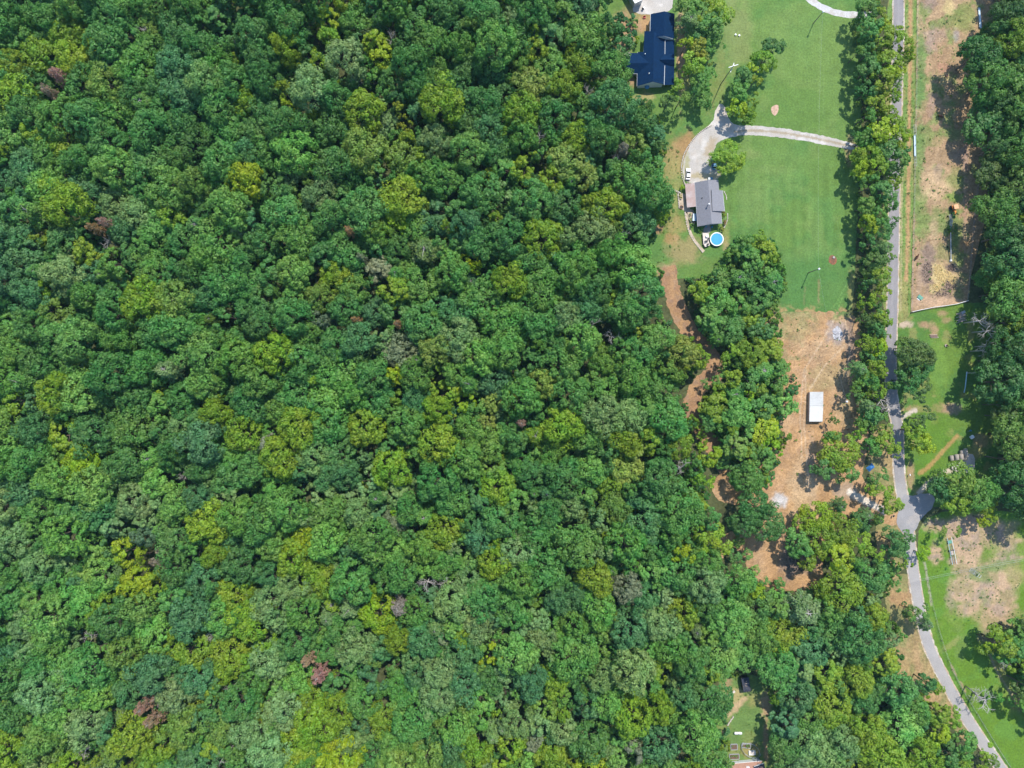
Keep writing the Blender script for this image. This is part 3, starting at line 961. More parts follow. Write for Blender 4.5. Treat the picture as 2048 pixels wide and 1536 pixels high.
lm(1250, 945, 40, 'wide', 'straw-green', 'the great golden-olive tree'); lm(1220, 975, 30, 'clumpy', 'yellow-green', 'the golden-olive flank'); lm(1275, 910, 26, 'clumpy', 'straw-green', 'the golden-olive shoulder'); lm(1272, 1000, 22, 'broad', 'blue-green', 'the teal tuft')
lm(1367, 938, 20, 'bare', 'grey', 'the pale fan of bare branches'); lm(1370, 705, 36, 'wide', 'straw-green', 'the yellow-olive tree by the trail'); lm(1345, 740, 28, 'clumpy', 'olive', 'the olive tree by the trail'); lm(1395, 720, 24, 'clumpy', 'yellow-green', 'the lime tree by the trail')
lm(1422, 912, 25, 'broad', 'bright yellow-green', 'the lime ball'); lm(1405, 965, 26, 'clumpy', 'yellow-green', 'the lime tower'); lm(1312, 1140, 30, 'broad', 'light green', 'the mint dome'); lm(1310, 1172, 26, 'clumpy', 'light green', 'the mint cluster'); lm(1362, 1108, 23, 'broad', 'bright yellow-green', 'the yellow dome'); lm(1422, 1085, 32, 'broad', 'yellow-green', 'the lime slope tree')
lm(1612, 1222, 40, 'feather', 'grey-green', 'the frosty feathered tree'); lm(1720, 1358, 36, 'wide', 'yellow-green', 'the mottled lime dome', 15); lm(1655, 1345, 32, 'broad', 'yellow-green', 'the leaning lime dome', 15); lm(1325, 1340, 34, 'broad', 'yellow-green', 'the three-lobed lime tree')
lm(1105, 1365, 34, 'wide', 'yellow-green', 'the lime shelf tree'); lm(1080, 1410, 34, 'clumpy', 'olive', 'the olive shelf tree'); lm(1060, 1485, 26, 'broad', 'pale silvery', 'the silver edge tree'); lm(1272, 1505, 24, 'clumpy', 'pale silvery', 'the silver pair tree'); lm(1355, 1503, 16, 'bare', 'grey', 'the bare tree near the bottom')
lm(1043, 846, 14, 'withered', 'reddish brown', 'the maroon crown'); lm(1190, 645, 16, 'bare', 'grey', 'the upright bare branches'); lm(1228, 672, 18, 'bare', 'grey', 'the bare thicket'); lm(354, 955, 10, 'bare', 'grey', 'the white snag'); lm(1250, 465, 14, 'bare', 'grey', 'the bare twigs'); lm(165, 1280, 14, 'bare', 'grey', 'the forked white snag')
lm(415, 1280, 16, 'bare', 'grey', 'the white branch fork'); lm(452, 1388, 14, 'bare', 'grey', 'the curled white branch'); lm(155, 1515, 15, 'bare', 'grey', 'the bare fan'); lm(985, 1470, 22, 'feather', 'grey-green', 'the feathery grey tree'); lm(870, 1255, 22, 'feather', 'grey-green', 'the feathered teal tree'); lm(440, 1525, 18, 'bare', 'grey', 'the arched bare branches')
lm(1435, 820, 28, 'broad', 'yellow-green', 'the lime tree in the trail bend', 12); lm(1440, 755, 18, 'clumpy', 'olive', 'the small olive trail tree', 9)
N_FOREST_LM = len(LM)
# trees in the open and along the road
for a in [(1738, 12, 26, 'broad', 'mid green'), (1768, 32, 25, 'clumpy', 'yellow-green'), (1742, 55, 25, 'broad', 'green'), (1768, 72, 26, 'broad', 'yellow-green'), (1812, 92, 19, 'clumpy', 'yellow-green'), (1745, 98, 24, 'clumpy', 'deep green'),
          (1718, 105, 15, 'clumpy', 'olive'), (1780, 120, 27, 'broad', 'yellow-green'), (1808, 118, 15, 'clumpy', 'straw-green'), (1738, 138, 22, 'broad', 'green'), (1770, 158, 26, 'broad', 'yellow-green'), (1795, 165, 15, 'clumpy', 'straw-green'), (1738, 180, 20, 'broad', 'deep green'),
          (1755, 205, 24, 'broad', 'yellow-green'), (1780, 225, 18, 'clumpy', 'yellow-green'), (1735, 232, 20, 'clumpy', 'mid green'), (1768, 260, 26, 'broad', 'bright yellow-green'), (1735, 275, 22, 'clumpy', 'mid green'), (1800, 265, 20, 'clumpy', 'yellow-green'), (1718, 268, 14, 'clumpy', 'deep green'),
          (1745, 305, 25, 'broad', 'yellow-green'), (1778, 300, 26, 'broad', 'green'), (1810, 308, 17, 'clumpy', 'green'), (1716, 310, 18, 'clumpy', 'yellow-green'), (1725, 338, 20, 'broad', 'bright yellow-green'), (1760, 335, 25, 'broad', 'yellow-green'), (1790, 340, 20, 'clumpy', 'deep green'),
          (1792, 80, 24, 'broad', 'yellow-green'), (1818, 108, 17, 'clumpy', 'bright yellow-green'), (1790, 142, 20, 'broad', 'bright yellow-green'), (1792, 188, 17, 'clumpy', 'yellow-green'), (1788, 245, 22, 'broad', 'yellow-green'), (1806, 285, 20, 'clumpy', 'bright yellow-green'), (1802, 325, 22, 'broad', 'mid green'), (1788, 362, 18, 'clumpy', 'yellow-green'), (1782, 405, 18, 'broad', 'mid green'), (1788, 445, 14, 'clumpy', 'green'), (1775, 50, 20, 'clumpy', 'bright yellow-green'), (1752, 712, 20, 'broad', 'green'), (1764, 742, 18, 'clumpy', 'yellow-green'), (1745, 758, 20, 'broad', 'mid green'), (1722, 772, 17, 'clumpy', 'olive'), (1758, 785, 18, 'broad', 'yellow-green'), (1748, 832, 20, 'broad', 'green'), (1718, 862, 16, 'clumpy', 'yellow-green'), (1762, 835, 15, 'clumpy', 'olive'), (1765, 640, 18, 'broad', 'yellow-green'), (1768, 680, 16, 'clumpy', 'yellow-green'), (1412, 766, 14, 'clumpy', 'mid green', 6), (1398, 862, 15, 'clumpy', 'yellow-green', 6), (1446, 915, 18, 'broad', 'mid green', 8), (1466, 936, 16, 'clumpy', 'green', 7), (1478, 1085, 15, 'clumpy', 'olive', 5), (1494, 1112, 13, 'clumpy', 'mid green', 4), (1470, 1112, 14, 'broad', 'green', 5), (1530, 1166, 15, 'clumpy', 'mid green', 5), (1508, 1142, 12, 'clumpy', 'light green', 4), (1560, 1168, 13, 'clumpy', 'green', 5), (1742, 372, 23, 'clumpy', 'mid green'), (1770, 385, 24, 'broad', 'green'), (1735, 410, 20, 'broad', 'olive'), (1762, 425, 24, 'clumpy', 'mid green'), (1738, 448, 20, 'broad', 'bright yellow-green'), (1768, 455, 22, 'broad', 'green'), (1745, 485, 22, 'clumpy', 'deep green'), (1770, 495, 19, 'feather', 'grey-green'),
          (1752, 520, 22, 'broad', 'dark olive'), (1778, 520, 15, 'clumpy', 'olive'), (1762, 552, 21, 'broad', 'yellow-green'), (1738, 562, 16, 'clumpy', 'green'), (1765, 590, 18, 'clumpy', 'yellow-green'), (1738, 600, 17, 'broad', 'yellow-green'), (1758, 622, 18, 'clumpy', 'mid green'), (1733, 640, 17, 'clumpy', 'dark olive'),
          (1755, 660, 17, 'broad', 'green'), (1735, 685, 18, 'broad', 'yellow-green'), (1758, 695, 18, 'broad', 'bright yellow-green'), (1720, 738, 20, 'feather', 'grey-green'), (1752, 735, 18, 'broad', 'yellow-green'), (1738, 770, 18, 'clumpy', 'olive'), (1712, 790, 17, 'clumpy', 'green'), (1735, 812, 18, 'feather', 'grey-green'),
          (1712, 838, 9, 'clumpy', 'mid green'), (1668, 838, 10, 'clumpy', 'mid green'), (1735, 850, 18, 'broad', 'olive'), (1768, 862, 18, 'clumpy', 'straw-green'), (1775, 890, 24, 'broad', 'yellow-green'), (1745, 895, 20, 'broad', 'mid green'), (1795, 905, 16, 'clumpy', 'straw-green'),
          (1678, 908, 42, 'wide', 'yellow-green', 14), (1650, 940, 22, 'broad', 'green'), (1695, 945, 24, 'broad', 'mid green'), (1665, 875, 18, 'clumpy', 'mid green'), (1760, 955, 20, 'clumpy', 'mid green'), (1762, 985, 24, 'clumpy', 'yellow-green'), (1785, 1008, 22, 'broad', 'yellow-green'), (1748, 975, 15, 'clumpy', 'deep green'),
          (1680, 1012, 19, 'feather', 'dark olive'), (1635, 1040, 36, 'wide', 'bright yellow-green', 14), (1602, 1085, 30, 'broad', 'mid green'), (1645, 1085, 38, 'wide', 'yellow-green', 15), (1685, 1060, 34, 'wide', 'yellow-green', 14), (1618, 1120, 24, 'broad', 'yellow-green'), (1672, 1118, 32, 'broad', 'bright yellow-green'), (1600, 1052, 20, 'clumpy', 'yellow-green'), (1700, 1100, 26, 'clumpy', 'yellow-green'), (1720, 1045, 22, 'broad', 'deep green'), (1735, 1030, 15, 'feather', 'grey-green'), (1758, 1040, 14, 'feather', 'olive'), (1720, 1085, 24, 'broad', 'yellow-green'), (1745, 1110, 24, 'clumpy', 'yellow-green'),
          (1515, 1015, 34, 'wide', 'deep green'), (1530, 1045, 40, 'wide', 'deep green'), (1490, 1045, 30, 'wide', 'deep green'), (1790, 1085, 26, 'broad', 'deep green'), (1815, 1078, 18, 'clumpy', 'green'), (1800, 1100, 20, 'broad', 'green'), (1812, 1122, 16, 'clumpy', 'yellow-green'), (1850, 1110, 15, 'broad', 'bright yellow-green'),
          (1795, 1165, 16, 'clumpy', 'mid green'), (1838, 1228, 24, 'clumpy', 'olive'), (1852, 1248, 18, 'feather', 'grey-green'), (1822, 1222, 16, 'clumpy', 'dark olive'), (1855, 1368, 22, 'broad', 'deep green'), (1878, 1380, 14, 'clumpy', 'yellow-green'), (1880, 1430, 26, 'broad', 'yellow-green'), (1908, 1432, 22, 'clumpy', 'yellow-green'), (1878, 1470, 24, 'broad', 'bright yellow-green'),
          (1930, 1490, 26, 'broad', 'mid green'), (1965, 1505, 22, 'clumpy', 'yellow-green'), (1900, 1510, 26, 'broad', 'green'), (1985, 1525, 16, 'clumpy', 'olive'),
          (1458, 312, 33, 'wide', 'yellow-green', 10.5), (1835, 708, 34, 'wide', 'dark olive'), (1848, 735, 30, 'broad', 'deep green'), (1815, 760, 26, 'broad', 'deep green'), (1840, 778, 26, 'clumpy', 'dark olive'), (1815, 695, 20, 'broad', 'olive'), (1780, 770, 12, 'clumpy', 'olive'),
          (1850, 838, 24, 'clumpy', 'dark olive'), (1830, 862, 22, 'broad', 'yellow-green'), (1848, 888, 24, 'broad', 'bright yellow-green'), (1920, 965, 40, 'wide', 'olive'), (1960, 985, 38, 'wide', 'mid green'), (1890, 985, 28, 'broad', 'deep green'), (1920, 1005, 30, 'broad', 'yellow-green'), (1985, 1015, 24, 'clumpy', 'yellow-green'),
          (1882, 1062, 13, 'clumpy', 'straw-green'), (1910, 1062, 14, 'clumpy', 'straw-green'), (1975, 1040, 18, 'broad', 'bright yellow-green'), (2005, 1290, 34, 'broad', 'yellow-green'), (1985, 1285, 22, 'clumpy', 'bright yellow-green'), (2035, 1300, 30, 'broad', 'green'), (2035, 1265, 24, 'broad', 'mid green'), (2000, 1395, 12, 'clumpy', 'light green'),
          (1548, 95, 21, 'broad', 'deep green'), (1530, 118, 22, 'broad', 'yellow-green'), (1512, 138, 22, 'clumpy', 'bright yellow-green'), (1488, 150, 22, 'broad', 'green'), (1508, 165, 18, 'clumpy', 'yellow-green'), (1480, 182, 22, 'broad', 'mid green'), (1500, 200, 20, 'clumpy', 'yellow-green'), (1478, 215, 20, 'broad', 'bright yellow-green'), (1498, 228, 18, 'broad', 'yellow-green'),
          (1380, 8, 26, 'broad', 'mid green'), (1412, 12, 28, 'broad', 'yellow-green'), (1440, 25, 26, 'broad', 'yellow-green'), (1380, 42, 24, 'feather', 'grey-green'), (1425, 50, 26, 'broad', 'mid green'), (1400, 70, 22, 'broad', 'deep green'), (1372, 90, 18, 'clumpy', 'bright yellow-green'), (1398, 95, 24, 'clumpy', 'golden'), (1430, 88, 18, 'clumpy', 'light green'),
          (1390, 128, 24, 'broad', 'yellow-green'), (1415, 118, 16, 'clumpy', 'straw-green'), (1400, 158, 22, 'broad', 'mid green'), (1420, 152, 18, 'clumpy', 'light green'), (1410, 198, 17, 'broad', 'mid green'), (1350, 178, 20, 'clumpy', 'yellow-green'), (1362, 198, 22, 'clumpy', 'olive'), (1338, 200, 18, 'clumpy', 'dark olive'), (1390, 185, 14, 'clumpy', 'deep green'),
          (1490, 490, 26, 'broad', 'mid green'), (1515, 480, 20, 'clumpy', 'yellow-green'), (1500, 515, 26, 'broad', 'mid green'), (1535, 500, 22, 'broad', 'yellow-green'), (1470, 510, 18, 'clumpy', 'olive'), (1530, 535, 24, 'broad', 'mid green')]:
    rr_ = a[2]
    inrow = a[0] > 1700 and a[1] < 880
    LM.append(dict(px=a[0], py=a[1], r=rr_, kind=a[3], tint=a[4], desc=None, h=a[5] if len(a) > 5 else (min(18, 6 + rr_ * .31) if not inrow else 8 + rr_ * .28), force=True))
for px, py, r_, h_ in ((1768, 800, 24, 13), (1785, 815, 22, 12), (1972, 640, 24, 18), (1990, 660, 22, 18), (1995, 690, 20, 18), (1978, 700, 18, 15), (1980, 1408, 28, 14), (1965, 1395, 20, 14), (1722, 1050, 14, 11), (1792, 270, 10, 15), (2020, 1330, 18, 16)):
    LM.append(dict(px=px, py=py, r=r_, kind='bare', tint='grey', desc=None, h=h_, force=True))

# ------------------------------------------------------------------ trees: filling the woods
MAINW = [(-90, -90), (1232, -90), (1228, 25), (1220, 55), (1262, 28), (1278, 85), (1252, 110), (1248, 160), (1262, 195), (1300, 205), (1330, 250), (1336, 290), (1322, 340), (1335, 390), (1342, 430), (1312, 452), (1312, 470), (1296, 510), (1305, 535),
         (1322, 555), (1318, 625), (1340, 655), (1390, 690), (1412, 720), (1395, 745), (1372, 780), (1368, 820), (1385, 850), (1400, 870), (1430, 900), (1440, 940), (1420, 960), (1405, 1000), (1440, 1010), (1440, 1080), (1455, 1130),
         (1500, 1150), (1545, 1185), (1640, 1168), (1700, 1120), (1760, 1110), (1785, 1130), (1775, 1190), (1770, 1235), (1800, 1260), (1788, 1300), (1800, 1345), (1840, 1385), (1870, 1405), (1860, 1460), (1930, 1500), (1990, 1560), (2020, 1640),
         (1545, 1640), (1550, 1500), (1548, 1420), (1525, 1350), (1478, 1335), (1442, 1365), (1448, 1440), (1452, 1490), (1448, 1640), (-90, 1640)]
MIDW = [(1370, 560), (1395, 552), (1445, 520), (1470, 485), (1545, 480), (1562, 560), (1545, 622), (1545, 660), (1562, 720), (1580, 760), (1590, 795), (1572, 825), (1565, 870), (1560, 920), (1530, 965), (1485, 985), (1465, 945), (1450, 910), (1430, 865), (1410, 850), (1404, 800), (1450, 765), (1455, 730), (1420, 680), (1395, 630), (1380, 590)]
RIGHTW = [(2140, -90), (2010, -90), (1995, 10), (1985, 50), (1945, 70), (1925, 110), (1935, 160), (1965, 195), (1940, 230), (1945, 270), (1985, 300), (1962, 330), (1965, 370), (1970, 420), (1978, 490), (1968, 530), (1970, 600), (1966, 640), (1985, 720), (1955, 700), (1968, 780), (2000, 840), (1995, 875), (2008, 910), (2000, 960), (2025, 1020), (2140, 1060)]
RIGHTS = [(2140, 1230), (2040, 1240), (1990, 1265), (2020, 1310), (2045, 1420), (2140, 1500)]
SOLID = []          # trees placed


def ok(px, py, r, fac):
    for t in SOLID:
        if abs(t['px'] - px) < 90 and abs(t['py'] - py) < 90:
            if math.hypot(t['px'] - px, t['py'] - py) < fac * (t['r'] + r): return False
    return True


GRID = {}


def fill(poly, radii, hfun, pal, fac=.59, edge=.55, shade=1.0):
    xs = [p[0] for p in poly]; ys = [p[1] for p in poly]
    for r_lo, r_hi, nt in radii:
        X = rng.uniform(min(xs), max(xs), nt); Y = rng.uniform(min(ys), max(ys), nt)
        Rr = rng.uniform(r_lo, r_hi, nt)
        good = inside(poly, X, Y)
        for k in range(6):
            good &= inside(poly, X + Rr * edge * math.cos(k * PI / 3), Y + Rr * edge * math.sin(k * PI / 3))
        for px, py, r in zip(X[good], Y[good], Rr[good]):
            cx, cy = int(px // 80), int(py // 80)
            bad = False
            for i in (-1, 0, 1):
                for j in (-1, 0, 1):
                    for t in GRID.get((cx + i, cy + j), ()):
                        if (t['px'] - px) ** 2 + (t['py'] - py) ** 2 < (fac * (t['r'] + r)) ** 2: bad = True; break
                    if bad: break
                if bad: break
            if bad: continue
            tint = pal(px, py)
            kind = 'wide' if r > 31 else R.choices(['broad', 'clumpy', 'poplar', 'feather'], [50, 36, 6, 8])[0]
            add(dict(px=px, py=py, r=r, kind=kind, tint=tint, desc=None, h=hfun(px, py, r), force=False, shade=shade))


def add(t):
    SOLID.append(t)
    GRID.setdefault((int(t['px'] // 80), int(t['py'] // 80)), []).append(t)


for t in LM: add(t)
NAMES = ['deep green', 'mid green', 'green', 'blue-green', 'grey-green', 'yellow-green', 'olive', 'light green', 'bright yellow-green', 'dark blue-grey', 'straw-green', 'pale silvery']


def pal_main(px, py):
    w = np.array([17, 24, 22, 10, 6, 8, 4, 9, .7, .4, .4, .4])
    n1, n2 = float(fbm(np.array([px]), np.array([py]), 130, 71)[0]), float(fbm(np.array([px]), np.array([py]), 90, 91)[0])
    if n1 > .55: w[[5, 6, 8]] *= 2.2
    if n1 < .42: w[[3, 4]] *= 2.2
    if n2 > .56: w[[0, 2]] *= 2
    if py > 900: w[[4, 7]] *= 2.2; w[0] *= .4
    if py > 1150: w[[5, 6]] *= 1.6; w[0] *= .4
    if px < 700 and py < 350: w[[0, 2]] *= 1.6
    if px > 1250: w[[5, 8]] *= 1.8
    w /= w.sum()
    return NAMES[int(rng.choice(len(NAMES), p=w))]


def pal_right(px, py):
    return R.choices(['deep green', 'mid green', 'green', 'yellow-green', 'dark olive', 'olive'], [30, 20, 18, 14, 10, 8])[0]


fill(MAINW, ((37, 47, 1300), (30, 37, 5000), (22, 29, 8000), (14, 21, 14000)), lambda x, y, r: (12 + r * .27) * R.uniform(.78, 1.25) * (.78 if x > 1420 and y > 1050 else 1), pal_main)
fill(MIDW, ((24, 32, 700), (15, 23, 1500)), lambda x, y, r: (6 + r * .27) * R.uniform(.85, 1.15), lambda x, y: R.choices(['yellow-green', 'mid green', 'light green', 'green', 'bright yellow-green', 'grey-green', 'olive'], [30, 26, 12, 12, 8, 6, 6])[0])
fill(RIGHTW, ((40, 50, 250), (28, 38, 700), (18, 26, 1500)), lambda x, y, r: ((8.5 + r * .12) if x < 1995 and 230 < y < 640 else (13 + r * .18)) * R.uniform(.9, 1.1), pal_right, shade=.82)  # leaf tint darkened here, deep shade of this wood put into the colour
fill(RIGHTS, ((24, 32, 250), (16, 22, 500)), lambda x, y, r: (10 + r * .2) * R.uniform(.9, 1.1), pal_right)

# ------------------------------------------------------------------ trees: individuals and the rest
THING_POINTS = [(1318, 110, 'the blue-roofed house'), (1416, 400, 'the grey-roofed house'), (1432, 479, 'the round pool'), (1375, 348, 'the white car'), (1632, 813, 'the white-roofed shed'),
                (1675, 667, 'the ash pile'), (1665, 520, 'the mulch bed'), (1549, 220, 'the sand patch'), (1905, 415, 'the orange tractor'), (1920, 914, 'the round hay bales'), (1830, 290, 'the pale trough'),
                (1825, 1020, 'the road junction'), (1904, 1100, 'the long rails'), (1950, 1145, 'the metal gate'), (1490, 1370, 'the dark-roofed shed'), (1475, 1464, 'the white gas tank'), (1923, 633, 'the lumber pile'),
                (1931, 765, 'the white pipe'), (1943, 874, 'the white crate'), (1637, 536, 'the yard pole'), (1440, 165, 'the tall leaning pole'), (1693, 798, 'the pole by the shed'), (1646, 24, 'the pole at the drive'), (1740, 935, 'the blue tarp'), (1497, 1520, 'the brick-topped house'),
                (1270, 5, 'the white-roofed barn'), (1820, 600, 'the pasture corner'), (1705, 292, 'the drive entrance'), (1590, 1120, 'the burnt ground'), (1460, 235, 'the gravel fork'), (1845, 1180, 'the roadside wire fence')]
anchors = [(t['px'], t['py'], t['desc']) for t in LM if t['desc']] + THING_POINTS
USED = set()


def compass(dx, dy):
    names = ['east', 'north-east', 'north', 'north-west', 'west', 'south-west', 'south', 'south-east']
    return names[int(round(math.atan2(-dy, dx) / (PI / 4))) % 8]


FORM = {'broad': 'round-crowned', 'wide': 'broad domed', 'clumpy': 'ragged-crowned', 'poplar': 'pointed', 'feather': 'feathery', 'withered': 'withered', 'bare': 'bare'}


def make_label(t):
    size = 'large' if t['r'] > 30 else 'medium' if t['r'] > 21 else 'small'
    col = t['tint']
    word = 'dead tree' if t['kind'] == 'bare' else 'tree'
    near = sorted(anchors, key=lambda a: (a[0] - t['px']) ** 2 + (a[1] - t['py']) ** 2)
    for a in near[:40]:
        dx, dy = t['px'] - a[0], t['py'] - a[1]
        d = math.hypot(dx, dy)
        if d < 12: continue
        n = int(round(d / 48))
        how = 'just' if n == 0 else ('one crown', 'two crowns', 'three crowns', 'four crowns', 'five crowns', 'six crowns', 'seven crowns', 'eight crowns')[min(n, 8) - 1]
        s = f"{size} {col} {FORM[t['kind']]} {word}, {how} {compass(dx, dy)} of {a[2]}"
        if s not in USED and len(s.split()) <= 16:
            USED.add(s); return s
    return None


CNT = {}


def proto_for(t):
    P = PROTO[t['kind']]
    t['pi'] = R.randrange(len(P))
    return P[t['pi']]


def tint_rgb(t):
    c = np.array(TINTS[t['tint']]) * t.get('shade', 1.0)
    return c * np.array([R.uniform(.92, 1.1), R.uniform(.95, 1.05), R.uniform(.9, 1.12)]) * R.uniform(.9, 1.1)


def tree_xf(t, P):
    zc = .74 * t['h']
    loc = at(t['px'], t['py'], zc); loc.z = 0
    sx = t['r'] * S * (H - zc) / H / P['R'] * 1.04
    return loc, sx, t['h'] / P['h']


TREE_NAME = {'broad': 'broadleaf_tree', 'wide': 'spreading_tree', 'clumpy': 'ragged_tree', 'poplar': 'pointed_tree', 'feather': 'feathery_tree', 'withered': 'withered_tree', 'bare': 'dead_tree'}


def make_tree(t):
    P = proto_for(t)
    loc, sx, sz = tree_xf(t, P)
    o = empty(TREE_NAME[t['kind']], loc, R.uniform(0, 6.28))
    o.scale = (sx * R.uniform(.94, 1.06), sx * R.uniform(.94, 1.06), sz)
    link('trunk', P['trunk'], o)
    if P['crown'] is not None:
        c = link('crown', P['crown'], o)
        c['tint'] = [float(v) for v in tint_rgb(t)]
    lab = t.get('label') or make_label(t)
    tag(o, lab, 'dead tree' if t['kind'] == 'bare' else 'tree', t.get('group') or ('dead trees in the wood' if t['kind'] == 'bare' else 'trees of the wood and the hedgerows'))
    return o


forced = [t for t in SOLID if t['force']]
rest = [t for t in SOLID if not t['force']]
inframe = [t for t in rest if -10 < t['px'] < 2058 and -10 < t['py'] < 1546]
inframe.sort(key=lambda t: -t['r'])
n_leafy = sum(1 for t in forced if t['kind'] not in ('bare',))
take = inframe[:max(0, 300 - n_leafy)]
tk = set(id(t) for t in take)
for t in forced:
    if t['desc']:
        d = t['desc'].replace('the ', '', 1)
        t['label'] = None
        near = min((a for a in anchors if a[2] != t['desc']), key=lambda a: (a[0] - t['px']) ** 2 + (a[1] - t['py']) ** 2)
        t['label'] = f"{d}, {t['tint']} in colour, {compass(t['px'] - near[0], t['py'] - near[1])} of {near[2]}" if t['kind'] != 'bare' else f"{d} of leafless branches, {compass(t['px'] - near[0], t['py'] - near[1])} of {near[2]}"
        USED.add(t['label'])
for t in forced + take: make_tree(t)
mass = [t for t in rest if id(t) not in tk]
print('TREES individuals', len(forced) + len(take), 'bare', len(forced) - n_leafy, 'mass', len(mass))


def scatter(name, pts, rot, scl, pidx, tint, meshes, **k):
    col = bpy.data.collections.new(name + '_kinds')
    for i, me in enumerate(meshes):
        col.objects.link(bpy.data.objects.new(f'{name}_kind_{i:02d}', me))
    me = bpy.data.meshes.new(name)
    n = len(pts)
    me.vertices.add(n)
    me.vertices.foreach_set('co', np.asarray(pts, np.float32).ravel())
    for an, ty, dat, key in (('rotz', 'FLOAT', rot, 'value'), ('scl', 'FLOAT_VECTOR', scl, 'vector'), ('pidx', 'INT', pidx, 'value'),
                             ('tint', 'FLOAT_COLOR', np.concatenate([np.asarray(tint), np.ones((n, 1))], 1), 'color')):
        a = me.attributes.new(an, ty, 'POINT')
        a.data.foreach_set(key, np.asarray(dat, np.int32 if ty == 'INT' else np.float32).ravel())
    o = link(name, me, None, **k)
    ng = bpy.data.node_groups.new(name, 'GeometryNodeTree')
    ng.interface.new_socket('Geometry', in_out='INPUT', socket_type='NodeSocketGeometry')
    ng.interface.new_socket('Geometry', in_out='OUTPUT', socket_type='NodeSocketGeometry')
    N, L = ng.nodes, ng.links
    gi, go = N.new('NodeGroupInput'), N.new('NodeGroupOutput')
    ci = N.new('GeometryNodeCollectionInfo'); ci.inputs[0].default_value = col
    ci.inputs['Separate Children'].default_value = True; ci.inputs['Reset Children'].default_value = True
    ip = N.new('GeometryNodeInstanceOnPoints'); ip.inputs['Pick Instance'].default_value = True

    def attr(nm, ty):
        a = N.new('GeometryNodeInputNamedAttribute'); a.data_type = ty; a.inputs['Name'].default_value = nm
        return a.outputs['Attribute']
    cx = N.new('ShaderNodeCombineXYZ')
    L.new(attr('rotz', 'FLOAT'), cx.inputs[2])
    L.new(gi.outputs[0], ip.inputs['Points']); L.new(ci.outputs[0], ip.inputs['Instance'])
    L.new(attr('pidx', 'INT'), ip.inputs['Instance Index'])
    L.new(cx.outputs[0], ip.inputs['Rotation']); L.new(attr('scl', 'FLOAT_VECTOR'), ip.inputs['Scale'])
    L.new(ip.outputs[0], go.inputs[0])
    md = o.modifiers.new('scatter', 'NODES'); md.node_group = ng
    return o


kinds = ['broad', 'wide', 'clumpy', 'poplar', 'feather']
flat = [(k, i) for k in kinds for i in range(len(PROTO[k]))]
pts, rot, scl, pid, tin = [], [], [], [], []
for t in mass:
    P = proto_for(t)
    loc, sx, sz = tree_xf(t, P)
    pts.append(loc); rot.append(R.uniform(0, 6.28)); scl.append((sx, sx, sz)); pid.append(flat.index((t['kind'], t['pi']))); tin.append(tint_rgb(t))
scatter('woodland', pts, rot, scl, pid, tin, [PROTO[k][i]['joined'] for k, i in flat], kind='stuff', label='smaller trees filling the closed canopy of the mixed green wood', cat='woodland')

# undergrowth below and along the edges of the woods
pts, rot, scl, pid, tin = [], [], [], [], []
UT = ['mid green', 'green', 'deep green', 'light green', 'olive', 'yellow-green', 'blue-green']
for poly, n in ((MAINW, 5200), (MIDW, 420), (RIGHTW, 700), (RIGHTS, 120)):
    xs = [p[0] for p in poly]; ys = [p[1] for p in poly]
    X = rng.uniform(min(xs), max(xs), int(n * 1.6)); Y = rng.uniform(min(ys), max(ys), int(n * 1.6))
    g = inside(poly, X, Y)
    for px, py in zip(X[g], Y[g]):
        s = R.uniform(.7, 2.1)
        p = at(px, py, 0)
        pts.append(p); rot.append(R.uniform(0, 6.28)); scl.append((s, s, s * R.uniform(.6, 1.5))); pid.append(R.randrange(3))
        tin.append(np.array(TINTS[R.choice(UT)]) * R.uniform(.7, 1.15))
HEDGE = [(1722, -60, 1705, 100), (1722, 100, 1712, 330), (1718, 330, 1716, 620), (1722, 620, 1712, 860)]
for x0, y0, x1, y1 in HEDGE:
    for k in range(90):
        u = R.random()
        p = at(x0 + (x1 - x0) * u + R.uniform(-4, 42), y0 + (y1 - y0) * u, 0)
        s = R.uniform(.45, 1.1)
        pts.append(p); rot.append(R.uniform(0, 6.28)); scl.append((s, s, s)); pid.append(R.randrange(3)); tin.append(np.array(TINTS[R.choice(['mid green', 'olive', 'deep green', 'straw-green'])]) * R.uniform(.8, 1.15))
scatter('undergrowth', pts, rot, scl, pid, tin, [P['joined'] for P in PROTO['shrub']], kind='stuff', label='low bushes and saplings growing beneath the trees of the wood', cat='undergrowth')

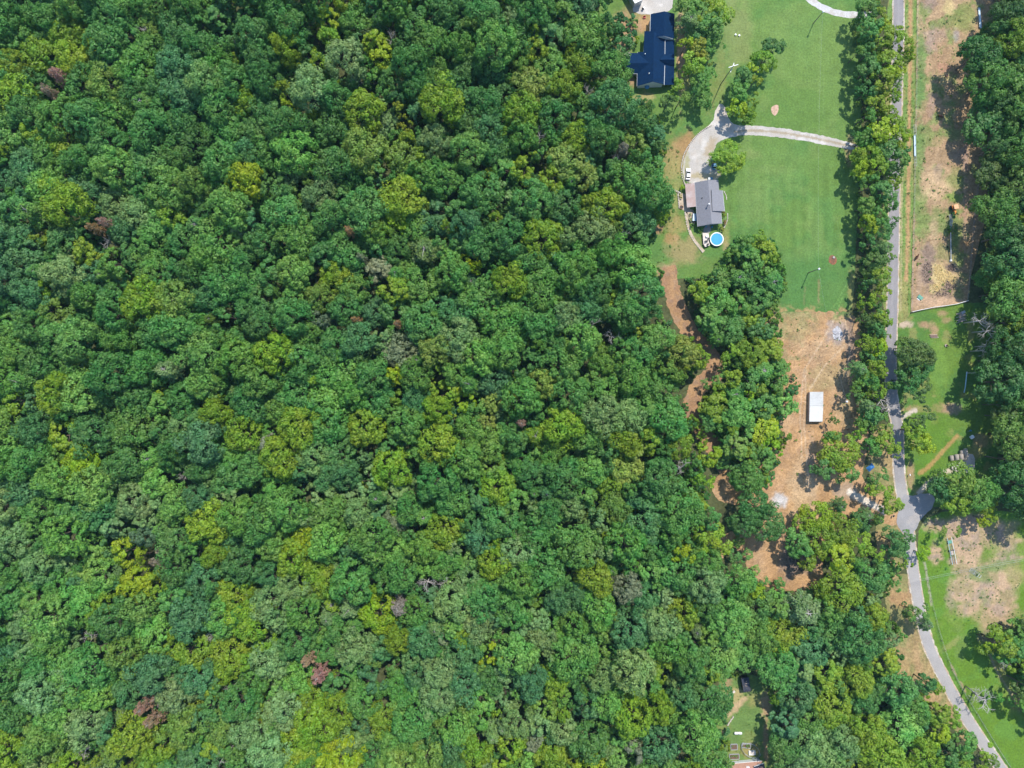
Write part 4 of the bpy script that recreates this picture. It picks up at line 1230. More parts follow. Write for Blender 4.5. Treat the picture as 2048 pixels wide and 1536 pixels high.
pts, rot, scl, pid, tin = [], [], [], [], []
for poly, n, tn in (([(1545, 630), (1700, 628), (1700, 850), (1640, 860), (1640, 960), (1560, 960), (1590, 800)], 130, ['olive', 'straw-green', 'straw-green', 'brown']),
                    ([(1836, 0), (1950, 0), (1930, 300), (1945, 420), (1930, 590), (1828, 610)], 420, ['olive', 'straw-green', 'mid green', 'yellow-green']),
                    ([(1850, 1040), (2040, 1050), (2046, 1240), (1900, 1260)], 300, ['olive', 'straw-green', 'mid green', 'green']),
                    ([(1803, 0), (1832, 0), (1824, 610), (1800, 610)], 160, ['mid green', 'olive', 'straw-green']),
                    ([(1445, 1340), (1540, 1360), (1545, 1530), (1450, 1530)], 120, ['olive', 'straw-green', 'mid green']),
                    ([(1300, 250), (1365, 300), (1360, 500), (1310, 540)], 160, ['olive', 'straw-green', 'mid green'])):
    xs = [p[0] for p in poly]; ys = [p[1] for p in poly]
    X = rng.uniform(min(xs), max(xs), n * 2); Y = rng.uniform(min(ys), max(ys), n * 2)
    g = inside(poly, X, Y) & (fbm(X, Y, 22, 41) > .46)
    for px, py in zip(X[g], Y[g]):
        s = R.uniform(.06, .22) if R.random() < .93 else R.uniform(.25, .4)
        pts.append(at(px, py, 0) + Vector((0, 0, .03))); rot.append(R.uniform(0, 6.28)); scl.append((s, s, s * .6)); pid.append(R.randrange(3)); tin.append(np.array(TINTS[R.choice(tn)]) * R.uniform(.8, 1.1))
scatter('weeds', pts, rot, scl, pid, tin, [P['joined'] for P in PROTO['shrub']], kind='stuff', label='scattered weed tufts on the bare soil and worn grass', cat='weeds')
# ------------------------------------------------------------------ materials of the objects
M_blue = mat_plain('blue_shingle', (.0015, .019, .060), .85, .3, 1.2, coord='pos', spec=.12)
M_grey_roof = mat_plain('grey_shingle', (.175, .175, .195), .8, .15, 1.5, coord='pos')
M_grey_roof2 = mat_plain('pale_grey_shingle', (.215, .21, .225), .8, .12, 1.5, coord='pos')
M_rustroof = mat_plain('faded_red_metal', (.36, .25, .22), .5, .12, .5, coord='pos', dirt=(.42, .38, .37), dscale=.25)
M_siding = mat_plain('pale_siding', (.55, .57, .58), .7, .08, 1.0, coord='pos')
M_brick = mat_plain('brick_wall', (.30, .17, .13), .85, .2, 3.0, coord='pos')
M_trim = mat_plain('white_trim', (.75, .75, .73), .6, .06, 1.0)
M_white = mat_plain('white_paint', (.78, .78, .77), .45, .05, 1.0)
M_whiteroof = mat_plain('white_metal_roof', (.50, .495, .475), .5, .06, .6, coord='pos', dirt=(.33, .32, .30), dscale=.35)
M_whiteroof2 = mat_plain('cleaner_white_metal_roof', (.58, .57, .54), .5, .05, .6, coord='pos', dirt=(.46, .43, .38), dscale=.3)
M_dark = mat_plain('dark_paint', (.02, .022, .028), .5, .2, 1.0)
M_navy = mat_plain('dark_navy_roof', (.032, .036, .055), .7, .3, 1.0, coord='pos', dirt=(.10, .09, .08), dscale=.5)
M_orange = mat_plain('orange_paint', (.65, .22, .04), .45, .15, 1.2)
M_peach = mat_plain('faded_orange_canopy', (.72, .38, .2), .5, .1, 1.2)
M_rubber = mat_plain('rubber', (.02, .02, .02), .85, .2)
M_steel = mat_plain('weathered_steel', (.42, .44, .46), .5, .15, 2.0, .3)
M_rust = mat_plain('rusty_steel', (.22, .12, .07), .8, .3, 2.0)
M_pole = mat_plain('pole_wood', (.22, .17, .12), .9, .25, 2.0)
M_wire = mat_plain('wire', (.35, .36, .37), .5, .05)
M_paleblue = mat_plain('pale_blue_plastic', (.42, .60, .66), .5, .1, 1.0)
M_white_blue = mat_plain('pale_blue_lid', (.50, .60, .68), .5, .08, 1.0)
M_bluepaint = mat_plain('blue_paint', (.06, .20, .36), .5, .12, 1.0)
M_stone = mat_plain('pale_stone', (.46, .41, .35), .9, .25, 1.5, coord='pos')
M_deck = mat_plain('pale_deck', (.62, .55, .48), .8, .12, 1.5, dirt=(.48, .38, .32), dscale=1.0)
M_hay = mat_plain('weathered_hay', (.34, .295, .25), .95, .2, 3.0, bump=.6)
M_hayend = mat_plain('hay_end', (.48, .40, .29), .95, .2, 3.0, bump=.6)
M_wood = mat_plain('weathered_board', (.42, .34, .29), .9, .3, 1.2)
M_log = mat_plain('brown_log', (.17, .10, .075), .9, .3, 1.5)
M_ash = mat_plain('grey_ash', (.42, .41, .42), .95, .35, 2.2, coord='pos', dirt=(.16, .15, .16), dscale=1.3)
M_char = mat_plain('charred_wood', (.07, .065, .065), .9, .4, 2.0)
M_strw = mat_plain('golden_straw', (.50, .37, .16), .95, .3, 2.0)
M_char2 = mat_plain('dark_muck', (.11, .08, .065), .95, .3, 2.0)
M_clod = mat_plain('pale_clod', (.36, .25, .15), .95, .35, 2.0)
M_tarp = mat_plain('blue_tarp', (.03, .14, .36), .45, .2, 1.0)
M_green = mat_plain('teal_plastic', (.12, .30, .22), .55, .2, 1.0)
M_red = mat_plain('red_paint', (.42, .03, .03), .5, .15, 1.0)
M_cow = mat_plain('brown_hide', (.10, .045, .03), .8, .25, 2.0)
M_terra = mat_plain('terracotta_shingle', (.36, .20, .145), .85, .15, 1.6, coord='pos')
M_soilbed = mat_plain('bed_soil', (.14, .09, .06), .95, .3, 2.0)
M_fabric = mat_plain('teal_fabric', (.12, .30, .38), .8, .12, 1.0)
M_glass, N_, L_, b_ = new_mat('dark_glass'); b_.inputs['Base Color'].default_value = (.02, .025, .03, 1); b_.inputs['Roughness'].default_value = .08
M_water, N_, L_, b_ = new_mat('pool_water')
c_ = mul(N_, L_, (.07, .33, .62), mrange(N_, L_, pos_noise(N_, L_, 1.2, 3, .6), .3, .7, .93, 1.07)); L_.new(c_, b_.inputs['Base Color']); b_.inputs['Roughness'].default_value = .12
bp_ = N_.new('ShaderNodeBump'); bp_.inputs['Strength'].default_value = .15; L_.new(pos_noise(N_, L_, 3.0, 2, .5), bp_.inputs['Height']); L_.new(bp_.outputs[0], b_.inputs['Normal'])


# ------------------------------------------------------------------ houses
def A(t): return at(*t)


def roof_slab(name, pts, mat, par, t=.16, **k):
    return MB().slab([A(p) for p in pts], t).build(name, mat, par, world=True, **k)


def walls(name, ring, tops, mat, par, inset=.5, **k):
    """ring: eave corners (world); walls from the ground to tops, pulled in by inset towards the centre"""
    P = [A(p) for p in ring]
    c = sum(P, Vector()) / len(P)
    b, t = [], []
    for p, z in zip(P, tops):
        d = Vector((c.x - p.x, c.y - p.y, 0))
        q = p + d.normalized() * inset * 1.4
        b.append(Vector((q.x, q.y, 0))); t.append(Vector((q.x, q.y, z - .22)))
    n = len(b)
    F = [tuple(range(n)), tuple(range(2 * n - 1, n - 1, -1))] + [(i, i + n, (i + 1) % n + n, (i + 1) % n) for i in range(n)]
    return MB().add(b + t, F).build(name, mat, par, world=True, **k)


def gable_prism(name, Ra, Rb, La, Lb, Qa, Qb, mat, par, inset=.45):
    """solid body of a gabled house under its roof slopes"""
    Ra, Rb, La, Lb, Qa, Qb = [A(p) for p in (Ra, Rb, La, Lb, Qa, Qb)]
    ax = (Rb - Ra).normalized() * inset
    ea = (Qa - La); ea.z = 0; ea = ea.normalized() * inset
    dz = Vector((0, 0, .24))
    Ra2, Rb2 = Ra + ax - dz, Rb - ax - dz
    La2, Lb2, Qa2, Qb2 = La + ax + ea - dz * .3, Lb - ax + ea - dz * .3, Qa + ax - ea - dz * .3, Qb - ax - ea - dz * .3
    g = lambda v: Vector((v.x, v.y, 0))
    V = [g(La2), La2, Ra2, Qa2, g(Qa2), g(Lb2), Lb2, Rb2, Qb2, g(Qb2)]
    F = [(0, 1, 2, 3, 4), (9, 8, 7, 6, 5), (0, 5, 6, 1), (1, 6, 7, 2), (2, 7, 8, 3), (3, 8, 9, 4), (0, 4, 9, 5)]
    return MB().add(V, F).build(name, mat, par, world=True)


def fascia(name, lines, par, mat=None, w=.11):
    mb = MB()
    for ln in lines: mb.tube([A(p) + Vector((0, 0, -.02)) for p in ln], w, 4)
    return mb.build(name, mat or M_trim, par, world=True)


def wall_window(par, px, py, z, w, h, face, name='window'):
    """window panel standing just proud of a wall at ground pixel px,py"""
    p = at(px, py, 0) if not isinstance(px, Vector) else px
    fr = MB().box((p.x, p.y, z), (w + .2, .10, h + .2), face).build(name, M_trim, par, world=True)
    MB().box((p.x - math.sin(face) * 0, p.y, z), (w, .16, h), face).build('pane', M_glass, fr, world=False)
    fr.children[0].location = -par.location
    return fr


# the blue-roofed house
h1 = empty('blue_roofed_house', at(1310, 125), label='long house with deep blue shingle roof and several gables beside the wood', cat='house')
gable_prism('wall', (1308, 63, 5.6), (1306, 163.5, 5.6), (1291.5, 63, 4.1), (1274.5, 172.5, 2.9), (1331, 64, 3.6), (1329, 169, 3.6), M_siding, h1)
roof_slab('roof', [(1308, 63, 5.6), (1306, 163, 5.6), (1274, 172.5, 2.9), (1275.5, 104, 2.9), (1287, 104, 3.9), (1289, 62, 3.95)], M_blue, h1)
roof_slab('roof', [(1308, 63, 5.6), (1331, 64, 3.7), (1329, 169, 3.7), (1306, 163, 5.6)], M_blue, h1)
gable_prism('wall', (1329, 22.5, 6.4), (1327.6, 74, 6.4), (1301.5, 28, 4.0), (1300, 79, 4.0), (1349.3, 27, 4.0), (1348.4, 80, 4.0), M_siding, h1)
roof_slab('roof', [(1329, 22.5, 6.4), (1327.6, 71, 6.4), (1300, 76, 4.0), (1301.5, 28, 4.0)], M_blue, h1)
roof_slab('roof', [(1329, 22.5, 6.4), (1349.3, 27.3, 4.0), (1348.4, 76.5, 4.0), (1327.6, 71, 6.4)], M_blue, h1)
roof_slab('porch_roof', [(1329.7, 80, 3.62), (1348.6, 80, 2.9), (1348.2, 169, 2.9), (1328.2, 170, 3.62)], M_blue, h1)
roof_slab('porch_gable_roof', [(1320, 119.5, 5.0), (1349.2, 119, 5.0), (1348.8, 107.5, 3.3), (1330, 109, 3.3)], M_blue, h1)
roof_slab('porch_gable_roof', [(1320, 119.5, 5.0), (1330, 131, 3.3), (1348.8, 131.5, 3.3), (1349.2, 119, 5.0)], M_blue, h1)
walls('porch_wall', [(1331, 84, 2.9), (1346.5, 84, 2.9), (1346, 166, 2.9), (1330, 166, 2.9)], [2.9] * 4, M_brick, h1, .3)
gable_prism('wall', (1256, 126.5, 4.9), (1300, 126, 4.9), (1259, 106.5, 2.9), (1300, 106, 2.9), (1252.5, 147, 2.9), (1300, 147, 2.9), M_siding, h1)
roof_slab('roof', [(1254, 126.5, 4.9), (1302, 126, 4.9), (1290, 106, 2.95), (1258.5, 106, 2.95)], M_blue, h1)
roof_slab('roof', [(1254, 126.5, 4.9), (1251.5, 147, 2.95), (1290, 147, 2.95), (1302, 126, 4.9)], M_blue, h1)
fascia('gutter', [[(1274, 172.7, 2.85), (1275.5, 104, 2.85)], [(1251.4, 147.3, 2.9), (1277, 147.3, 2.9)], [(1300, 62, 3.95), (1301.3, 28, 3.95)], [(1328.3, 170, 3.84), (1329.6, 131, 3.84)], [(1329.9, 108, 3.84), (1330.2, 80, 3.84)]], h1, w=.09)
ch = MB().box((*at(1255, 120).xy, 2.3), (.9, 1.5, 4.6)).build('chimney', M_trim, h1, world=True)
MB().box((*at(1255.3, 120).xy, 4.66), (.4, .5, .16)).build('chimney_pot', M_dark, ch, world=True)
for px, py, z in ((1290, 108.5, 4.25), (1298, 147.5, 4.95)):
    p = at(px, py, z); MB().tube([p, p + Vector((0, 0, .6))], .16, 8).build('vent_pipe', M_white, h1, world=True)
for px in (1284, 1296, 1316):
    p = at(px, 175.2, 0); MB().box((p.x, p.y + .38, 1.5), (1.2, .2, 1.3)).build('window', M_glass, h1, world=True)
t = empty('patio_umbrella', at(1292, 177.5), label='small blue patio umbrella against the south wall of the blue-roofed house', cat='umbrella')
MB().lathe([(1.0, 2.0), (.55, 2.3), (.05, 2.5)], 8).build('canopy', M_bluepaint, t)
MB().tube([(0, 0, 0), (0, 0, 2.45)], .035, 6).build('pole', M_white, t)

# the grey-roofed house
h2 = empty('grey_roofed_house', at(1418, 405), label='bungalow with a grey shingle roof, reddish metal side porch and white flue pipe', cat='house')
gable_prism('wall', (1416, 360.4, 4.6), (1423.5, 447, 4.6), (1390, 365.3, 3.0), (1396, 452.6, 3.0), (1436.5, 360, 3.0), (1443.5, 446.6, 3.0), M_siding, h2, .4)
roof_slab('roof', [(1416, 360, 4.6), (1423.5, 447.5, 4.6), (1395.4, 453, 3.0), (1389.5, 365, 3.0)], M_grey_roof, h2)
roof_slab('roof', [(1416, 360, 4.6), (1436.5, 359.5, 3.0), (1443.8, 447, 3.0), (1423.5, 447.5, 4.6)], M_grey_roof2, h2)
roof_slab('porch_roof', [(1389.4, 365.6, 2.86), (1392.8, 413, 2.86), (1374, 415, 2.3), (1370, 367.6, 2.3)], M_rustroof, h2, .08)
mb = MB()
for px, py in ((1371, 369), (1373, 391), (1375, 413)):
    p = at(px, py); mb.box((p.x + .25, p.y, 1.12), (.14, .14, 2.2))
mb.build('porch_post', M_trim, h2, world=True)
roof_slab('sunroom_roof', [(1423, 378.5, 4.75), (1445, 381, 3.5), (1449.2, 422.4, 3.5), (1425, 422, 4.75)], M_grey_roof2, h2)
walls('sunroom_wall', [(1424, 379, 4), (1444.5, 381.5, 3.5), (1448.3, 421.6, 3.5), (1425.5, 421.5, 4)], [4.6, 3.5, 3.5, 4.6], M_siding, h2, .3)
fascia('gutter', [[(1395.4, 453.2, 2.96), (1389.4, 365, 2.96)], [(1449.4, 422.6, 3.46), (1445.2, 381, 3.46)], [(1443.9, 447.2, 2.96), (1441.8, 423, 2.96)]], h2, w=.07)
p = at(1415.2, 410.5, 4.2)
f = MB().tube([p, p + Vector((0, 0, 2.1))], .16, 10).build('flue_pipe', M_steel, h2, world=True)
MB().lathe([(.34, 6.3), (.34, 6.42), (.08, 6.6)], 12, (p.x, p.y, 0)).build('flue_cap', M_white, f, world=True)
p = at(1404, 396, 3.7); MB().box((p.x, p.y, 3.95), (.35, .35, .3)).build('roof_vent', M_dark, h2, world=True)
for px, py in ((1402, 454.5), (1432, 449.5)):
    q = at(px, py); MB().box((q.x, q.y + .62, 1.5), (1.1, .2, 1.2), .08).build('window', M_glass, h2, world=True)

# house at the bottom edge
h3 = empty('brick_topped_house', at(1497, 1540), label='terracotta and grey roofed house cut by the bottom edge beside the garden beds', cat='house')
gable_prism('wall', (1463, 1541, 5), (1526, 1537, 5), (1462, 1530, 3.2), (1525, 1524, 3.2), (1466, 1580, 2.6), (1530, 1578, 2.6), M_siding, h3, .3)
roof_slab('roof', [(1462, 1541, 5.0), (1527, 1537, 5.0), (1524.5, 1522, 3.2), (1461, 1527.5, 3.2)], M_terra, h3)
roof_slab('roof', [(1462, 1541, 5.0), (1466, 1582, 2.6), (1531, 1580, 2.6), (1527, 1537, 5.0)], M_terra, h3)
roof_slab('porch_roof', [(1508, 1533, 5.1), (1528.5, 1526, 4.3), (1534, 1560, 4.2), (1512, 1560, 5.1)], M_navy, h3)
fascia('gutter', [[(1524.6, 1522, 3.2), (1461, 1527.6, 3.2)], [(1528.6, 1526, 4.3), (1508, 1533, 5.12)]], h3, w=.09)
p = at(1488, 1524); ch = MB().box((p.x, p.y, 2.4), (1.2, 1.3, 4.8)).build('chimney', M_trim, h3, world=True)
MB().box((p.x + .1, p.y - .1, 4.85), (.7, .7, .14)).build('chimney_pot', M_dark, ch, world=True)

# dark-roofed shed in the back yard
sh = empty('dark_roofed_shed', at(1489, 1370), label='small shed with a near-black littered roof among trees in the back yard', cat='shed')
roof_slab('roof', [(1482.5, 1356.5, 3.0), (1497.5, 1354.5, 3.2), (1501.5, 1382.5, 3.2), (1487.5, 1384.5, 3.0)], M_navy, sh)
walls('wall', [(1482.5, 1356.5, 3), (1497.5, 1354.5, 3), (1501.5, 1382.5, 3), (1487.5, 1384.5, 3)], [3.0, 3.2, 3.2, 3.0], M_dark, sh, .15)
mb = MB()
for k in range(9):
    q = at(R.uniform(1489, 1499), R.uniform(1362, 1376), 3.15); mb.box((q.x, q.y, q.z + .1), (.35, .2, .05), R.uniform(0, 3))
tag(mb.build('fallen_leaves', M_wood), 'fallen pale leaves scattered on the dark shed roof', 'leaves', None, 'stuff')
q = at(1485, 1353); t = empty('orange_crate', q, .2, label='orange crate against the north end of the dark-roofed shed', cat='crate')
MB().box((0, 0, .5), (1.6, .9, 1.0)).build('box', M_orange, t); MB().box((0, 0, 1.03), (1.7, 1.0, .06)).build('lid', M_red, t)

# white-roofed shed
sh = empty('white_roofed_shed', at(1626, 815), label='long low white metal-roofed shed alone on the bare dirt clearing', cat='shed')
roof_slab('roof_panel', [(1620, 783.8, 2.25), (1646.6, 783.6, 2.25), (1646.4, 811.8, 2.25), (1619.5, 811.8, 2.25)], M_whiteroof, sh, .12)
roof_slab('roof_panel', [(1619.5, 812.1, 2.27), (1646.4, 812.1, 2.27), (1645, 842.8, 2.27), (1618.6, 842.8, 2.27)], M_whiteroof2, sh, .12)
walls('wall', [(1619.7, 784, 2.2), (1646.4, 784, 2.2), (1645.2, 842.4, 2.2), (1618.8, 842.4, 2.2)], [2.3] * 4, M_wood, sh, .12)
for k in range(14):
    y_ = 785.5 + k * 4.2
    MB().tube([at(1619.9 - k * .1, y_, 2.29), at(1646.3 - k * .08, y_, 2.29)],   .022, 4).build('roof_rib', M_whiteroof2, sh, world=True)
fascia('edge_trim', [[(1618.6, 843, 2.2), (1620, 783.8, 2.2)], [(1618.6, 843, 2.2), (1645, 843, 2.2)]], sh, w=.06)

# white-roofed barn cut by the top edge
b1 = empty('white_roofed_barn', at(1276, -14), label='pale metal-roofed outbuilding cut by the top edge beside the gravel', cat='barn')
roof_slab('roof', [(1269.8, 7, 4.2), (1287, -1, 4.2), (1270, -45, 4.2), (1246, -35, 4.2)], M_whiteroof2, b1)
walls('wall', [(1269.8, 7, 4), (1287, -1, 4), (1270, -45, 4), (1246, -35, 4)], [4.2] * 4, M_steel, b1, .2)


# ------------------------------------------------------------------ cars
def make_car(name, loc, rz, body, label):
    t = empty(name, loc, rz, label=label, cat='car')
    prof = [(-2.3, .35), (-2.35, .75), (-2.2, .98), (-1.3, 1.02), (.75, 1.0), (1.9, .88), (2.25, .72), (2.3, .35)]
    V, F = [], []
    for s in (-1, 1):
        for y, z in prof: V.append((s * (.9 if z < .9 else .84), y, z))
    n = len(prof)
    F = [tuple(range(n))[::-1], tuple(range(n, 2 * n))] + [(i, i + 1, i + 1 + n, i + n) for i in range(n - 1)] + [(n - 1, 0, n, 2 * n - 1)]
    MB().add(V, F).build('body', body, t, bevel=.05)
    cab = [(-1.75, 1.0, .80), (-1.35, 1.5, .66), (.25, 1.52, .66), (.95, 1.0, .80)]
    V = [(s * w, y, z) for s in (-1, 1) for y, z, w in cab]
    MB().add(V, [(3, 2, 1, 0), (4, 5, 6, 7), (0, 1, 5, 4), (1, 2, 6, 5), (2, 3, 7, 6), (3, 0, 4, 7)]).build('windows', M_glass, t)
    MB().box((0, -.72, 1.535), (1.34, 1.3, .05)).build('roof', body, t)
    for x in (-.82, .82):
        for y in (-1.4, 1.45):
            w = MB().lathe([(.33, -.1), (.34, 0), (.33, .1)], 14, (x, y, .34), 'X').build('wheel', M_rubber, t)
        MB().box((x * .75, 2.29, .66), (.36, .06, .14)).build('headlight', M_white, t)
        MB().box((x * .8, -2.33, .8), (.3, .05, .16)).build('tail_light', M_red, t)
    return t


make_car('parked_car', at(1375.6, 349), -.06, M_white, 'white car parked on the gravel drive north of the grey-roofed house')
make_car('parked_car', at(1427, 329), .12, M_bluepaint, 'dark blue car tucked under the round yard tree by the gravel')

# pool, deck and garden pieces by the grey-roofed house
t = empty('swimming_pool', at(1431.8, 479.6), label='round above-ground pool with white rim and bright blue water', cat='pool')
MB().lathe([(2.62, 0), (2.64, 1.2)], 40).build('wall', M_bluepaint, t, smooth=True)
V = []; mbr = MB(); n = 40
for r_, z in ((2.36, 1.2), (2.36, 1.32), (2.72, 1.32), (2.72, 1.2)):
    for k in range(n): V.append((r_ * math.cos(2 * PI * k / n), r_ * math.sin(2 * PI * k / n), z))
F = [(i * n + k, i * n + (k + 1) % n, ((i + 1) % 4) * n + (k + 1) % n, ((i + 1) % 4) * n + k) for i in range(4) for k in range(n)]
MB().add(V, F).build('rim', M_white, t)
mb = MB(); mb.add([(2.6 * math.cos(2 * PI * k / n), 2.6 * math.sin(2 * PI * k / n), 1.22 - .0) for k in range(n)], [tuple(range(n))])
mb.build('water', M_water, t)
mb = MB()
for x in (-.25, .25): mb.tube([(x, 2.75, .1), (x, 2.75, 1.9), (x, 2.3, 1.9), (x, 2.2, .9)], .035, 5)
for z in (.5, .9, 1.3): mb.tube([(-.25, 2.75, z), (.25, 2.75, z)], .03, 5)
o = mb.build('ladder', M_steel, t); o.rotation_euler = (0, 0, -.5)
t = empty('pool_deck', at(1412.5, 480), label='raised pale wooden deck against the west side of the round pool', cat='deck')
dk = [(1405.2, 465.5, 1.15), (1417.5, 466.5, 1.15), (1418.4, 475, 1.15), (1417.5, 482, 1.15), (1420, 490.5, 1.15), (1410.5, 493.8, 1.15), (1406.8, 488, 1.15)]
mb = MB().slab([A(p) for p in dk], .15); mb.build('floor', M_deck, t, world=True)
mb = MB()
for p in dk: q = A(p); mb.box((q.x * .999, q.y, .5), (.14, .14, 1.0))
mb.build('post', M_wood, t, world=True)


def furniture(kind, px, py, z, rz, label, m):
    o = empty(kind, at(px, py, z), rz, label=label, cat='table' if 'table' in kind else 'chair')
    if 'table' in kind:
        MB().lathe([(.55, .68), (.55, .73)], 14).build('tabletop', m, o)
        MB().tube([(0, 0, 0), (0, 0, .7)], .05, 6).build('leg', m, o)
    else:
        MB().box((0, 0, .42), (.6, .6, .08)).build('seat', m, o)
        MB().box((0, -.3, .75), (.6, .08, .65)).build('backrest', m, o)
        for x in (-.26, .26):
            for y in (-.26, .26): MB().box((x, y, .2), (.05, .05, .4)).build('leg', m, o)


furniture('deck_table', 1413.5, 472.5, 1.17, 0, 'round white table on the north half of the pool deck', M_white)
furniture('deck_chair', 1416.5, 477.2, 1.17, 1.2, 'black chair on the deck closest to the pool rim', M_dark)
furniture('deck_chair', 1410.4, 483.0, 1.17, .4, 'black chair in the middle of the pool deck, west one', M_dark)
furniture('deck_chair', 1413.6, 482.0, 1.17, .7, 'black chair in the middle of the pool deck, east one', M_dark)
furniture('deck_chair', 1414.8, 489.5, 1.17, 2.4, 'dark chair at the south tip of the pool deck', M_dark)
furniture('patio_chair', 1411.6, 453.6, .06, 3.1, 'teal chair outside the south wall of the grey-roofed house, west one', M_fabric)
furniture('patio_chair', 1423.5, 454.5, .06, 3.1, 'blue chair outside the south wall of the grey-roofed house, east one', M_bluepaint)

t = empty('hot_tub', at(1389, 435.8), -.07, label='pale blue covered hot tub with a deeper blue flap beside the west eave', cat='hot tub')
MB().box((0, 0, .5), (2.0, 2.9, 1.0)).build('shell', M_dark, t, bevel=.05)
MB().box((-.35, 0, 1.06), (1.25, 2.9, .12)).build('cover', M_white_blue, t)
MB().box((.68, 0, 1.05), (.72, 2.8, .1)).build('cover_flap', M_bluepaint, t)
t = empty('barbecue_grill', at(1387, 448), .3, label='black grill on the path just south of the hot tub', cat='grill')
MB().lathe([(.1, .55), (.38, .7), (.42, .9), (.3, 1.12), (.06, 1.2)], 14).build('bowl', M_dark, t, smooth=True)
for k in range(3):
    a = k * 2.1; MB().tube([(math.cos(a) * .25, math.sin(a) * .25, .65), (math.cos(a) * .45, math.sin(a) * .45, 0)], .03, 5).build('leg', M_steel, t)
t = empty('fire_pit', at(1362.3, 415), 0, label='round dark fire pit at the south end of the stone patio', cat='fire pit')
MB().lathe([(.75, 0), (.8, .45), (.6, .45), (.55, .2)], 18).build('bowl', M_rust, t)
MB().lathe([(.55, .22), (.1, .3)], 10).build('ashes', M_char, t)
t = empty('blue_cover', at(1420, 358.0), .05, label='blue and white covered mower against the north end of the grey-roofed house', cat='mower')
MB().box((-.5, 0, .5), (.9, 1.0, .9), 0, .85).build('cover', M_white, t); MB().box((.45, 0, .45), (.9, 1.0, .8), 0, .85).build('hood', M_bluepaint, t)


def stone_wall(name, line, label, h=.4, w=.5, mat=None, cat='stone wall'):
    ln = smooth_line(line, 2)
    mb = MB()
    L = [at(*p) for p in ln]
    for a, b in zip(L[:-1], L[1:]):
        n = max(1, int((b - a).length / .55))
        ang = math.atan2(b.y - a.y, b.x - a.x)
        for k in range(n):
            p = a.lerp(b, (k + .5) / n)
            mb.box((p.x + R.uniform(-.06, .06), p.y + R.uniform(-.06, .06), h / 2), (.5, w * R.uniform(.8, 1.15), h * R.uniform(.8, 1.2)), ang + R.uniform(-.12, .12), .88)
    return tag(mb.build(name, mat or M_stone), label, cat)


stone_wall('stone_edging', [(1423, 251), (1400, 263), (1378, 289), (1366, 312), (1362, 336), (1364, 356), (1370, 369)], 'long curved pale stone edging along the west side of the gravel drive')
stone_wall('stone_edging', [(1331, 375.5), (1345, 380), (1360, 386.5)], 'straight pale stone wall running from the wood to the patio', .7, .6)
stone_wall('stone_edging', [(1356, 388), (1356.5, 402), (1358.5, 416)], 'short pale kerb along the west side of the patio')
stone_wall('stone_edging', [(1369.5, 424), (1371.5, 444), (1377, 464), (1386, 482), (1396, 494), (1405, 505)], 'curved stone kerb beside the garden path southwest of the grey-roofed house', .3, .4)
stone_wall('stone_edging', [(1447.5, 383), (1452, 391), (1453, 399)], 'small arc of edging stones by the sunroom of the grey-roofed house', .25, .3)
stone_wall('stone_edging', [(1455, 427), (1455.5, 438), (1452, 447), (1448, 455)], 'arc of edging stones around the flower bed north-east of the pool', .25, .35)
for i, (px, py, s, tn, lb) in enumerate(((1446, 424, .5, 'rusty', 'rust-red shrub at the sunroom corner of the grey-roofed house'), (1446.5, 431, .55, 'bright yellow-green', 'bright green shrub in the bed east of the grey-roofed house'),
                                         (1448, 446, .6, 'rusty', 'russet shrub at the south-east corner of the grey-roofed house'), (1438, 455, .6, 'straw-green', 'yellowish shrub north-east of the pool'), (1443, 460, .6, 'golden', 'golden shrub beside the pool rim'),
                                         (1366, 378, .9, 'bright yellow-green', 'bright bushy shrub at the north corner of the patio'), (1361, 394, .5, 'golden', 'yellow flowering shrub in the patio bed'), (1398, 458, .8, 'mid green', 'green shrub below the south-west corner of the grey-roofed house'),
                                         (1381, 440, .5, 'grey-green', 'grey-green plant on the path beside the hot tub'), (1383, 452, .6, 'green', 'low green shrub on the path south of the hot tub'), (1379, 430, .4, 'light green', 'little plant at the top of the garden path'),
                                         (1400, 463, .4, 'straw-green', 'small yellow-green shrub north-west of the pool deck'), (1590, 770, 1.0, 'green', 'low green bush on the west edge of the dirt clearing'), (1585, 755, .9, 'blue-green', 'blue-green bush on the west edge of the clearing'), (1575, 730, .7, 'yellow-green', 'lone yellowish bush on the west edge of the clearing'),
                                         (1840, 527, .28, 'mid green', 'small green weed south-east of the brown cow by the fence'), (1845, 258, .35, 'deep green', 'dark tussock near the top of the pale trough'), (1848, 318, .3, 'deep green', 'dark tussock beside the foot of the pale trough'),
                                         (1905, 432, .8, 'deep green', 'weedy bush behind the orange tractor'), (1895, 458, .7, 'mid green', 'bush beside the machinery south of the orange tractor'), (1908, 460, .7, 'deep green', 'dark bush beside the machinery south of the orange tractor'), (1898, 466, .6, 'yellow-green', 'yellowish bush at the top of the long conveyor'))):
    P = PROTO['shrub'][i % 3]
    o = empty('garden_shrub', at(px, py), R.uniform(0, 6), label=lb, cat='shrub', group='shrubs and bushes')
    o.scale = (s, s, s)
    link('stem', P['trunk'], o); c = link('crown', P['crown'], o); c['tint'] = list(map(float, TINTS[tn]))


